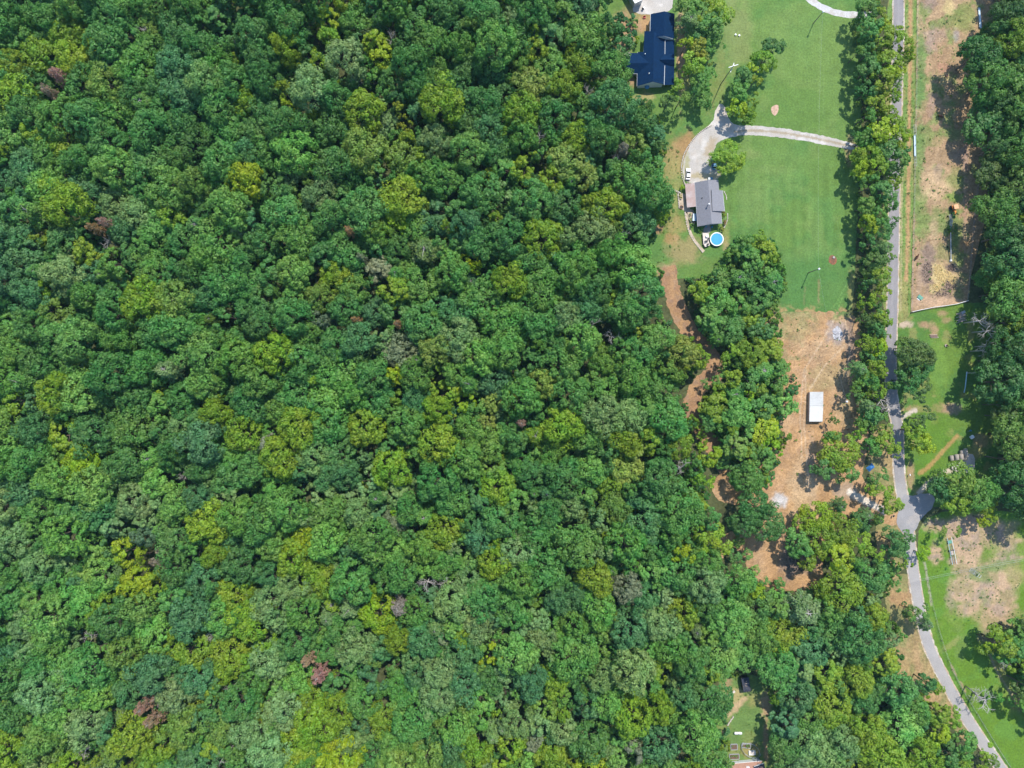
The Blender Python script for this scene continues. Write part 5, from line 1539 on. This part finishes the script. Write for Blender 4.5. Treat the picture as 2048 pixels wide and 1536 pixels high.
# ------------------------------------------------------------------ poles and wires
def pole(px, py, h, label, lamp=True, arms=0):
    t = empty('utility_pole', at(px, py), .3, label=label, cat='utility pole')
    MB().tube([(0, 0, 0), (0, 0, h)], [.19, .12], 9).build('pole', M_pole, t)
    for k in range(arms): MB().box((0, 0, h - .6 - k * 1.4), (3.8, .2, .2), k * .9).build('crossarm', M_steel, t)
    if lamp:
        MB().lathe([(.36, h - .2), (.36, h + .35), (.2, h + .5)], 12).build('transformer', M_white, t)
        MB().tube([(0, 0, h - .4), (.7, 0, h - .1)], .05, 5).build('bracket', M_steel, t)
    else:
        MB().lathe([(.2, h), (.2, h + .12)], 8).build('pole_cap', M_steel, t)
    return t


pole(1441, 169, 17, 'tall wooden power pole with crossarms leaning up from the drive fork', False, 2)
pole(1626.5, 47, 9, 'wooden pole with a pale top beside the upper driveway')
pole(1616, 546, 10, 'wooden yard pole with a white light on the lawn above the dirt clearing')
pole(1673, 802, 8.6, 'pole with a white lamp on the east side of the white-roofed shed')


def cable(name, pts, sag, label, r=.013):
    mb = MB()
    for a, b in pts:
        mb.tube([a.lerp(b, k / 10) - Vector((0, 0, sag * 4 * (k / 10) * (1 - k / 10))) for k in range(11)], r, 4)
    return tag(mb.build(name, M_wire), label, 'power line')


P2, P3, P4 = at(1626.5, 47), at(1616, 546), at(1673, 802)
cable('power_line', [(P2 + Vector((0, 0, 8.6)), P3 + Vector((0, 0, 9.6)))], 1.6, 'thin power line spanning the long lawn between the two yard poles')
cable('power_line', [(P3 + Vector((0, 0, 9.6)), P4 + Vector((0, 0, 8.2)))], 1.2, 'thin power line from the lawn pole to the pole beside the white shed')
cable('power_line', [(at(1835, 1160, 6.5), at(2090, 1110, 7.5)), (at(1836, 1163, 6.0), at(2090, 1114, 7.0))], .8, 'pair of thin wires crossing the bright lawn near the metal gate', .028)

# ------------------------------------------------------------------ fences


def wire_fence(name, line, label, gap=3.0, rails=3, mat=None, rad=.018, h=1.2, prad=.09):
    pts = [at(*p) for p in smooth_line(line, 1)]
    t = empty(name, pts[0], label=label, cat='fence')
    l0 = pts[0]
    proto = None
    d = [0]
    for a, b in zip(pts[:-1], pts[1:]): d.append(d[-1] + (b - a).length)
    n = int(d[-1] / gap)
    P = []
    for k in range(n + 1):
        s = d[-1] * k / max(n, 1)
        i = max(j for j in range(len(d)) if d[j] <= s + 1e-6); i = min(i, len(pts) - 2)
        P.append(pts[i].lerp(pts[i + 1], (s - d[i]) / max(d[i + 1] - d[i], 1e-6)))
    for p in P:
        if proto is None:
            proto = MB().tube([(0, 0, -.2), (0, 0, h)], prad, 6).build('post', mat or M_pole, t); o = proto
        else:
            o = proto.copy(); COL.objects.link(o); o.parent = t
        o.location = p - l0
    for r_ in range(rails):
        z = h * (r_ + 1) / (rails + .2)
        MB().tube([p - l0 + Vector((0, 0, z)) for p in P], rad, 4).build('rail' if mat else 'wire', mat or M_wire, t)


wire_fence('pasture_fence', [(1834, -40), (1833, 60), (1832, 150), (1829, 300), (1827, 420), (1824, 540), (1822, 622)], 'wire fence with wooden posts between the roadside strip and the bare pasture', 5.0)
wire_fence('white_fence', [(1822, 624), (1845, 619), (1868, 614), (1898, 611), (1918, 607), (1933, 602)], 'white rail fence along the south end of the bare pasture', 4.0, 2, M_white, .10, 1.3, .1)
wire_fence('pasture_fence', [(1933, 602), (1936, 575), (1940, 520), (1944, 470), (1950, 400), (1960, 330), (1962, 260)], 'wire fence along the shaded eastern edge of the bare pasture', 5.0)
wire_fence('roadside_fence', [(1848, 1120), (1855, 1165), (1863, 1205), (1874, 1250), (1890, 1305), (1915, 1365), (1955, 1430), (1990, 1488), (2030, 1550)], 'old wire fence along the bright green lawn beside the curving road', 4.0)

# ------------------------------------------------------------------ pasture machinery and stock
t = empty('orange_tractor', at(1905.5, 419), .18, label='orange tractor with a faded square canopy parked in the pasture', cat='tractor')
MB().box((0, -1.3, 1.05), (.85, 2.1, .8), 0, .85).build('hood', M_orange, t, bevel=.06)
MB().box((0, .2, .75), (1.0, 1.6, .5)).build('chassis', M_rust, t)
MB().box((0, .55, 2.45), (1.75, 1.7, .1)).build('canopy', M_peach, t, bevel=.03)
for x in (-.75, .75):
    for y in (-.1, 1.2): MB().box((x, y, 1.7), (.07, .07, 1.45)).build('canopy_post', M_orange, t)
    MB().lathe([(.78, -.22), (.82, 0), (.78, .22)], 18, (x * 1.35, .75, .82), 'X').build('rear_wheel', M_rubber, t)
    MB().lathe([(.42, -.14), (.45, 0), (.42, .14)], 14, (x * 1.1, -1.7, .45), 'X').build('front_wheel', M_rubber, t)
    MB().box((x * 1.25, .75, 1.72), (.5, 1.2, .06)).build('fender', M_orange, t)
MB().box((0, .75, 1.15), (.55, .5, .12)).build('seat', M_dark, t)
MB().tube([(0, -.1, 1.3), (0, .25, 1.6)], .03, 5).build('steering_column', M_dark, t)
MB().tube([(.25, -1.5, 1.4), (.25, -1.5, 2.1)], .05, 6).build('exhaust', M_dark, t)
t = empty('hay_rake', at(1899, 446), -.05, label='grey farm implement of bent bars lying behind the orange tractor', cat='farm implement')
for k, x in enumerate((-.6, -.1, .4, .85)):
    MB().tube([(x, 3.3, .5), (x * .8 + .1, 1.2, .9), (x * .5 + .2, -1.6, .55), (.25, -3.2, .4)], .08, 5).build('bar', M_steel, t)
MB().tube([(-1.1, 2.6, .5), (1.1, 2.4, .5)], .09, 6).build('axle', M_rust, t)
for x in (-1.1, 1.1): MB().lathe([(.4, -.1), (.42, 0), (.4, .1)], 12, (x, 2.5, .42), 'X').build('wheel', M_rubber, t)
t = empty('grain_conveyor', at(1897.6, 494), .12, label='long thin pale conveyor tube lying north to south in the pasture', cat='conveyor')
MB().tube([(.25, 5.4, 1.9), (0, 0, 1.3), (-.15, -5.2, .65)], [.16, .18, .18], 8).build('tube', M_steel, t)
MB().tube([(.0, 5.3, 1.5), (-.25, 0, .9), (-.3, -5.0, .3)], .07, 5).build('frame', M_rust, t)
MB().box((-.15, -5.5, .45), (.7, .8, .7), .2, .8).build('hopper', M_white, t)
for x in (-.7, .7): MB().lathe([(.36, -.08), (.38, 0), (.36, .08)], 12, (x, 0, .38), 'X').build('wheel', M_rubber, t)
MB().tube([(-.7, 0, .38), (.7, 0, .38)], .05, 5).build('axle', M_rust, t)


def trough(px, py, L, rz, label, racks=True):
    t = empty('feed_trough', at(px, py), rz, label=label, cat='trough')
    MB().add([(-.4, -L / 2, .55), (.4, -L / 2, .55), (.4, L / 2, .55), (-.4, L / 2, .55), (-.25, -L / 2, .2), (.25, -L / 2, .2), (.25, L / 2, .2), (-.25, L / 2, .2)],
             [(4, 5, 6, 7), (0, 1, 5, 4), (1, 2, 6, 5), (2, 3, 7, 6), (3, 0, 4, 7)]).build('basin', M_paleblue, t)
    MB().box((0, 0, .42), (.62, L * .96, .06)).build('liner', M_white_blue, t)
    if racks:
        for s in (-1, 1):
            mb = MB()
            y0, y1 = s * (L / 2 + .1), s * (L / 2 + 4.0)
            for x in (-.42, .42): mb.tube([(x, y0, .75), (x, y1, .75)], .045, 5)
            for k in range(4): mb.tube([(-.42, y0 + (y1 - y0) * k / 3, .75), (.42, y0 + (y1 - y0) * k / 3, .75)], .045, 5)
            mb.build('rack', M_steel, t)
    for y in (-L * .4, 0, L * .4): MB().box((0, y, .1), (.8, .08, .2)).build('foot', M_steel, t)


trough(1828.6, 292, 8.4, .02, 'long pale blue feed trough with end racks at the west fence of the pasture')
trough(1958, 37, 8.2, .07, 'long pale blue feed trough by the trees near the top edge', False)

for px, py, rz, lb in ((1831, 516, -.45, 'brown cow standing near the west fence of the pasture'), (1879.5, 234.5, 1.2, 'brown cow in the tree shade at the upper pasture')):
    t = empty('cow', at(px, py), rz, label=lb, cat='cow')
    me = bpy.data.meshes.new('body')
    J = [((0, 0, 1.05), .36), ((0, .55, 1.08), .36), ((0, -.6, 1.08), .34), ((0, .95, 1.25), .22), ((0, 1.3, 1.38), .17), ((0, 1.62, 1.2), .1), ((0, -.95, 1.0), .05), ((0, -1.05, .5), .03)]
    E = [(0, 1), (0, 2), (1, 3), (3, 4), (4, 5), (2, 6), (6, 7)]
    for x in (-.22, .22):
        for b_, y in ((1, .6), (2, -.68)):
            i = len(J); J += [((x, y, .72), .15), ((x, y + (.03 if y > 0 else -.12), .42), .085), ((x, y, .06), .07)]
            E += [(b_, i), (i, i + 1), (i + 1, i + 2)]
    for x in (-.2, .2):
        i = len(J); J.append(((x, 1.26, 1.5), .045)); E.append((4, i))
    me.from_pydata([j[0] for j in J], E, [])
    me.materials.append(M_cow)
    o = link('body', me, t)
    md = o.modifiers.new('skin', 'SKIN'); md.use_smooth_shade = True
    for v, j in zip(me.skin_vertices[0].data, J): v.radius = (j[1], j[1])
    me.skin_vertices[0].data[0].use_root = True
    o.modifiers.new('smooth', 'SUBSURF').levels = 1

t = empty('teal_tub', at(1839.5, 595), -.7, label='teal plastic stock tub lying on the bare pasture near the south fence', cat='tub')
MB().box((0, 0, .25), (2.0, 1.3, .5), 0, 1.1).build('tub', M_green, t, bevel=.08); MB().box((0, -.85, .08), (1.3, .5, .1)).build('broken_lid', M_white, t)
t = empty('tree_stump', at(1893, 152), .3, label='broken stump in a straw-ringed hollow at the edge of the shade', cat='stump')
MB().tube([(0, 0, -.1), (0, 0, .5)], [.7, .5], 9).build('stump', M_log, t); MB().tube([(.2, 0, .3), (.5, .9, .35)], [.18, .08], 6).build('root', M_bark, t)

# hay bales
BM = []
for mname, side in (('bale', True),):
    pass
bales = [(1903.5, 912, 0, 'westmost bale of the row, lying on the ground'), (1911, 910.5, 0, 'second bale from the west in the ground row'), (1920.5, 910, 0, 'third bale from the west in the ground row'), (1930, 909.5, 0, 'eastmost bale of the ground row, beside the gap'),
         (1913.5, 909.5, 1.15, 'rounded western bale of the upper tier'), (1922.5, 908.5, 1.15, 'middle bale of the upper tier'), (1931.5, 902, 1.0, 'grey eastern bale of the upper tier'), (1924, 901.5, .3, 'half-hidden bale behind the middle of the stack'), (1931, 898, .0, 'northernmost bale behind the eastern end of the stack')]
root = None
for px, py, z, lb in bales:
    if root is None:
        root = empty('hay_bale', (0, 0, 0))
        MB().lathe([(.62, -1.2), (.76, -1.08), (.8, 0), (.76, 1.08), (.62, 1.2)], 18, (0, 0, .8), 'Y').build('bale', M_hay, root, smooth=True)
        MB().lathe([(.60, -1.225), (.45, -1.24)], 18, (0, 0, .8), 'Y').build('end_face', M_hayend, root)
        o = root
    else:
        o = copy_tree(root)
    q = at(px, py + 5, z + .8); o.location = (q.x, q.y, z + .06); o.rotation_euler = (0, 0, .09 + R.uniform(-.05, .05))
    tag(o, lb, 'hay bale', 'round hay bales stacked on the gravel pad')

# lumber, logs, ash pile
t = empty('lumber_pile', at(1922, 634), .1, label='loose heap of pale weathered boards at the edge of the shady trees', cat='lumber')
for k in range(16):
    MB().box((R.uniform(-.6, .6), -1.9 + k * .25, .15 + .25 * R.random()), (R.uniform(2.2, 3.9), .17, .1), R.uniform(-.3, .3)).build('board', M_wood, t)
MB().box((.9, 1.8, .4), (1.6, 1.0, .06), .3).build('sheet', M_steel, t)
t = empty('log_pile', at(1867.5, 672.5), .02, label='short brown logs heaped on the side lawn beyond the roadside trees', cat='logs')
for k in range(7): MB().tube([(R.uniform(-1.9, -1.2), -.5 + .17 * k, .18 + .12 * (k % 2)), (R.uniform(1.2, 1.9), -.45 + .17 * k, .18 + .12 * (k % 2))], .13, 7).build('log', M_log if k % 2 else M_wood, t)
t = empty('ash_pile', at(1675, 667), .1, label='mound of pale ash and charred debris on the dirt clearing', cat='ash pile')
V, F = [], []
n, m = 28, 7
for i in range(m):
    for k in range(n):
        a = 2 * PI * k / n; u = i / (m - 1)
        rr = (1.95 + .45 * abs(math.sin(a)) + .22 * math.sin(a * 5 + 1)) * (1 - u * .96)
        V.append((rr * math.cos(a) * .95, rr * math.sin(a) * 1.2, .02 + .55 * math.sin(u * PI / 2) + R.uniform(-.06, .06)))
F = [(i * n + k, i * n + (k + 1) % n, (i + 1) * n + (k + 1) % n, (i + 1) * n + k) for i in range(m - 1) for k in range(n)] + [tuple((m - 1) * n + k for k in range(n))]
MB().add(V, F).build('ash', M_ash, t)
mb, mb2 = MB(), MB()
for k in range(46):
    a, r_ = R.uniform(0, 6.28), R.uniform(.2, 2.3)
    x, y = r_ * math.cos(a) * .9, r_ * math.sin(a) * 1.15 - .6
    (mb if k % 2 else mb2).box((x, y, .5 - r_ * .16), (R.uniform(.4, 1.3), .12, .1), R.uniform(0, 3.1))
tag(mb.build('charred_stick', M_char, t), kind='stuff'); tag(mb2.build('bleached_stick', M_trim, t), kind='stuff')
for px, py, r_, lb, mt in ((1665, 514, .0, 'grey tree stump in the mulch bed on the lawn', M_log),):
    o = empty('tree_stump', at(1667, 515), 0, label=lb, cat='stump'); MB().tube([(0, 0, 0), (0, 0, .4)], [.5, .42], 10).build('stump', M_bare, o); MB().tube([(.1, -.3, .1), (.4, -1.1, .1)], [.15, .06], 6).build('root', M_log, o)

def litter(name, spots, n, mats, label, cat, smin, smax):
    mb = MB()
    for k in range(n):
        cx, cy, rx, ry = R.choice(spots)
        a_, q_ = R.uniform(0, 6.28), R.random() ** .6
        p = at(cx + rx * q_ * math.cos(a_), cy + ry * q_ * math.sin(a_), 0)
        mb.box((p.x, p.y, .07 + R.uniform(0, .12)), (R.uniform(smin, smax), R.uniform(.12, .4), R.uniform(.06, .22)), R.uniform(0, 3.1), .6)
    return tag(mb.build(name, mats), label, cat, None, 'stuff')


litter('hay_litter', [(1876, 542, 9, 14), (1882, 560, 9, 16), (1873, 574, 8, 9), (1906, 560, 9, 8), (1890, 552, 14, 12)], 420, M_strw, 'loose golden hay strewn on the trampled south part of the pasture', 'hay', .3, 1.0)
litter('dark_litter', [(1855, 545, 10, 22), (1900, 570, 12, 12), (1885, 585, 18, 8), (1903, 535, 8, 7)], 260, M_char2, 'dark muck clods strewn around the hay in the pasture', 'muck', .2, .7)
litter('brush_litter', [(1585, 1120, 14, 24), (1610, 1130, 26, 14), (1578, 1090, 7, 20)], 260, M_char, 'blackened brush and ash litter on the burnt ground below the clearing', 'brush', .3, 1.2)
litter('dirt_clods', [(1610, 690, 60, 50), (1640, 740, 40, 50), (1600, 850, 22, 70), (1600, 960, 26, 50)], 420, M_clod, 'clods and small stones scattered on the bare clearing', 'clods', .12, .4)

# lower right yard
t = empty('hay_trailer_frame', at(1902, 1102), .20, label='two long pale parallel rails of an old trailer frame in the weeds', cat='trailer')
for x in (-.85, .85): MB().tube([(x, -5.2, .75), (x, 5.6, .75)], .10, 6).build('rail', M_paleblue if x < 0 else M_white, t)
for y in (-4.6, -2.2, .6, 3.4, 5.2): MB().box((0, y, .62), (1.7, .16, .12)).build('crossbar', M_rust, t)
MB().box((-.1, -.6, .74), (.9, 1.6, .06)).build('board', M_wood, t); MB().box((0, 3.9, .72), (1.3, 1.3, .08)).build('dark_plate', M_green, t)
MB().tube([(0, -5.0, .7), (0, 2.5, .7)], .06, 5).build('drawbar', M_steel, t)
for x in (-1.0, 1.0): MB().lathe([(.36, -.1), (.38, 0), (.36, .1)], 12, (x, .3, .38), 'X').build('wheel', M_rubber, t)
t = empty('metal_gate', at(1950, 1146), -.62, label='galvanised tube gate lying on the grass in the lower yard', cat='gate')
for y in (-.8, -.4, 0, .4, .8): MB().tube([(-2.4, y, .14), (1.6, y, .14)], .045, 5).build('tube', M_steel, t)
for x in (-2.4, -.4, 1.6): MB().tube([(x, -.8, .15), (x, .8, .15)], .05, 5).build('upright', M_white if x > 1 else M_steel, t)
MB().tube([(2.1, -.7, .15), (2.6, -.5, .15), (2.6, .5, .15), (2.1, .7, .15)], .06, 5).build('hoop', M_white, t)
t = empty('white_bucket', at(1938, 1100), 0, label='tiny white bucket on the bare dirt north of the metal gate', cat='bucket')
MB().lathe([(.2, 0), (.25, .35)], 12).build('pail', M_white, t); MB().lathe([(.2, .36), (.19, .30)], 12).build('inside', M_dark, t)
t = empty('roadside_mailbox', at(1816.5, 949), .2, label='white mailbox on a post beside the road north of the junction', cat='mailbox')
MB().tube([(0, 0, 0), (0, 0, 1.1)], .06, 6).build('post', M_pole, t); MB().box((0, 0, 1.28), (.4, .75, .36)).build('box', M_white, t, bevel=.08)
t = empty('roadside_mailbox', at(1784, 1031), -.5, label='dark mailbox at the dirt track entrance west of the junction', cat='mailbox')
MB().tube([(0, 0, 0), (0, 0, 1.1)], .06, 6).build('post', M_pole, t); MB().box((0, 0, 1.3), (.5, .9, .42)).build('box', M_dark, t, bevel=.08)
t = empty('white_crate', at(1942.5, 874), .6, label='white crate alone in the deep tree shade north of the hay bales', cat='crate')
MB().box((0, 0, .35), (1.4, 1.1, .7)).build('box', M_white, t, bevel=.03); MB().box((0, 0, .73), (1.46, 1.16, .08)).build('lid', M_white, t)
t = empty('blue_barrel', at(1939.5, 861), 0, label='blue barrel in the deep tree shade just north of the white crate', cat='barrel')
MB().lathe([(.3, 0), (.34, .45), (.3, .9)], 14).build('barrel', M_bluepaint, t, smooth=True); MB().tube([(-.9, -.2, .1), (-.2, -.3, .1)], .06, 5).build('spout', M_steel, t)
t = empty('white_pipe', at(1930, 765), .02, label='long white-blue pipe lying in the shade on the side lawn', cat='pipe')
MB().tube([(.7, 4.2, .2), (.3, 1.0, .2), (-.05, -1.8, .2), (-.6, -4.0, .2)], .2, 8).build('tube', M_paleblue, t, smooth=True)
MB().lathe([(.24, -.12), (.24, .12)], 10, (.7, 4.15, .22), 'Y').build('coupling', M_white, t)
t = empty('lawn_chair', at(1891, 691), .5, label='weathered wooden chair on the narrow strip of side lawn', cat='chair')
MB().box((0, 0, .4), (.9, .9, .08)).build('seat', M_wood, t); MB().box((.35, -.3, .8), (.12, 1.1, .8), .4).build('backrest', M_rust, t)
for x in (-.35, .35):
    for y in (-.35, .35): MB().box((x, y, .2), (.08, .08, .4)).build('leg', M_wood, t)
t = empty('tarp_heap', at(1741, 935), .7, label='bright blue tarp over a heap under the roadside trees', cat='tarp')
V, F = [], []
for j in range(7):
    for i in range(8):
        u, v = i / 7 - .5, j / 6 - .5
        V.append((u * 3.0, v * 2.0, .06 + 1.0 * math.cos(u * PI) * math.cos(v * PI) + R.uniform(-.07, .07)))
F = [(j * 8 + i, j * 8 + i + 1, j * 8 + i + 9, j * 8 + i + 8) for j in range(6) for i in range(7)]
MB().add(V, F).build('tarp', M_tarp, t, smooth=True)

# back yard bits
t = empty('gas_tank', at(1475, 1464.6), 0, label='white horizontal gas tank on the back yard grass', cat='gas tank')
MB().lathe([(.05, -1.6), (.34, -1.5), (.5, -1.25), (.5, 1.25), (.34, 1.5), (.05, 1.6)], 20, (0, 0, .75), 'X').build('tank', M_white, t, smooth=True)
MB().lathe([(.2, 0), (.2, .22), (.12, .3)], 12, (.15, 0, 1.2)).build('valve_cap', M_steel, t)
for x in (-.9, .9): MB().box((x, 0, .18), (.18, .8, .36)).build('foot', M_stone, t)
stone_wall('low_wall', [(1455, 1450), (1460, 1441), (1466, 1433)], 'short pale wall slanting across the west side of the back yard', .5, .5)
stone_wall('low_wall', [(1541, 1408), (1543, 1400), (1545, 1391)], 'short grey wall in the shade on the east side of the back yard', .4, .4, M_steel)


def bed(px, py, w, d, rz, label, plants):
    t = empty('raised_bed', at(px, py), rz, label=label, cat='garden bed')
    for x, y, sx, sy in ((0, d / 2, w, .18), (0, -d / 2, w, .18), (w / 2, 0, .18, d - .18), (-w / 2, 0, .18, d - .18)): MB().box((x, y, .25), (sx, sy, .5)).build('board', M_steel, t)
    MB().box((0, 0, .19), (w - .2, d - .2, .38)).build('soil', M_soilbed, t)
    r = np.random.default_rng(int(px))
    for k in range(plants):
        lf = lobe_leaves(r, [(np.array((0, 0, .2)), .25, np.array((0, 0, 1.)))], 4, 12, 1, .2)
        o = link('plant', mesh_np('plant', lf[0] + np.array([(R.uniform(-w / 2 + .4, w / 2 - .4), R.uniform(-d / 2 + .3, d / 2 - .3), .4)]), lf[1], [M_leaf], attrs={'leafvar': ('FLOAT', lf[2])}), t)
        o['tint'] = list(map(float, TINTS['light green']))


bed(1467.5, 1493, 2.6, 2.2, .05, 'northern raised bed with dark soil west of the fenced garden', 1)
bed(1468, 1512.5, 3.8, 2.0, .04, 'southern raised bed of green rows west of the fenced garden', 8)
bed(1492, 1490.5, 3.4, 1.7, -.15, 'leafy raised bed inside the fenced garden', 8)
t = empty('cold_frame', at(1503.5, 1504.5), .06, label='white-framed cold frame on the bare ground of the fenced garden', cat='cold frame')
for x, y, sx, sy in ((0, .8, 2.6, .14), (0, -.8, 2.6, .14), (1.25, 0, .14, 1.5), (-1.25, 0, .14, 1.5), (0, 0, .12, 1.5)): MB().box((x, y, .3), (sx, sy, .6)).build('frame', M_white, t)
MB().box((0, 0, .3), (2.4, 1.5, .12)).build('cover', M_deck, t)
wire_fence('garden_fence', [(1482, 1487), (1501, 1483.5), (1511, 1491), (1518, 1501), (1520, 1512), (1503, 1516), (1488, 1506), (1482, 1497), (1482, 1487)], 'grey wire fence round the many-sided vegetable garden', 1.8, 3, M_steel, .05, 1.3, .06)
t = empty('wooden_crate', at(1465.5, 1383.5), .7, label='pale wooden crate at the tree line in the back yard', cat='crate')
MB().box((0, 0, .3), (1.4, .8, .6)).build('box', M_wood, t); MB().box((.1, 0, .63), (1.5, .9, .06)).build('lid', M_deck, t)

# bits by the blue-roofed house
t = empty('garden_bench', at(1288.5, 36), .2, label='red two-seat bench on the worn ground beside the blue-roofed house', cat='bench')
MB().box((0, 0, .45), (1.0, .6, .1)).build('seat', M_red, t); MB().box((0, .35, .8), (1.0, .1, .7)).build('backrest', M_red, t)
for x in (-.42, .42): MB().box((x, 0, .2), (.08, .55, .4)).build('leg', M_dark, t)
t = empty('kettle_grill', at(1285, 19.5), .4, label='black and white grill at the edge of the gravel parking', cat='grill')
MB().lathe([(.1, .5), (.42, .7), (.45, .9), (.3, 1.15)], 14).build('bowl', M_dark, t, smooth=True); MB().box((.6, .2, .8), (.7, .55, .08)).build('side_table', M_white, t)
for a in (0, 2.1, 4.2): MB().tube([(math.cos(a) * .25, math.sin(a) * .25, .6), (math.cos(a) * .5, math.sin(a) * .5, 0)], .03, 5).build('leg', M_steel, t)
for px, py, m_, lb in ((1470.5, 70, M_white_blue, 'pale bucket on the lawn, west one of two'), (1478, 71.5, M_white, 'white bucket on a bare spot of lawn, east one of two')):
    t = empty('lawn_bucket', at(px, py), 0, label=lb, cat='bucket'); MB().lathe([(.28, 0), (.36, .5)], 12).build('pail', m_, t); MB().lathe([(.3, .51), (.28, .45)], 12).build('lid', M_white, t)

# fallen pale trunks in the wood
for px, py, rz, ln, lb in ((447, 1453, .6, 5, 'fallen pale trunk in the gap near the bottom left of the wood'), (1640, 712, .1, 0, None), (925, 716, .15, 7, 'pale fallen trunk lying in a dark gap of the middle wood'), (890, 1024, -.05, 6, 'thin grey fallen trunk across the canopy gap'), (1585, 1450, -.6, 6, 'pale fallen trunk in the gap south-east of the dark-roofed shed')):
    if not lb: continue
    t = empty('fallen_tree', at(px, py, 14 if px < 1200 else 3), rz, label=lb, cat='fallen tree')
    t.location.z = 0
    z0 = 12.5 if px < 1200 else 4
    MB().tube([(-ln / 2, 0, z0 - 1), (0, .2, z0), (ln / 2, 0, z0 + .6)], [.3, .24, .15], 7).build('trunk', M_bare, t)
    for k in range(4): MB().tube([(ln * .1 * k, 0, z0 + .1), (ln * .1 * k + 1.2, (-1) ** k * 1.5, z0 + .7), (ln * .1 * k + 2.2, (-1) ** k * 2.0, z0 + .9)], [.12, .08, .03], 5).build('branch', M_bare, t)
    MB().tube([(-ln / 2, 0, z0 - 1), (-ln / 2 - .8, .1, 0)], [.3, .4], 7).build('leaning_base', M_bark, t)

# thin blue volume added to lift and tint the shadows
hm = bpy.data.materials.new('added_haze'); hm.use_nodes = True
hn = hm.node_tree; hn.nodes.remove(hn.nodes['Principled BSDF'])
pv = hn.nodes.new('ShaderNodeVolumePrincipled'); pv.inputs['Color'].default_value = (.42, .80, 1.0, 1); pv.inputs['Density'].default_value = .00004
hn.links.new(pv.outputs[0], hn.nodes['Material Output'].inputs['Volume'])
hz = MB().box((0, 0, 143), (900, 820, 288)).build('added_haze', hm)
tag(hz, 'thin blue volume added to lift and tint the shadows', 'added_haze', None, 'stuff')
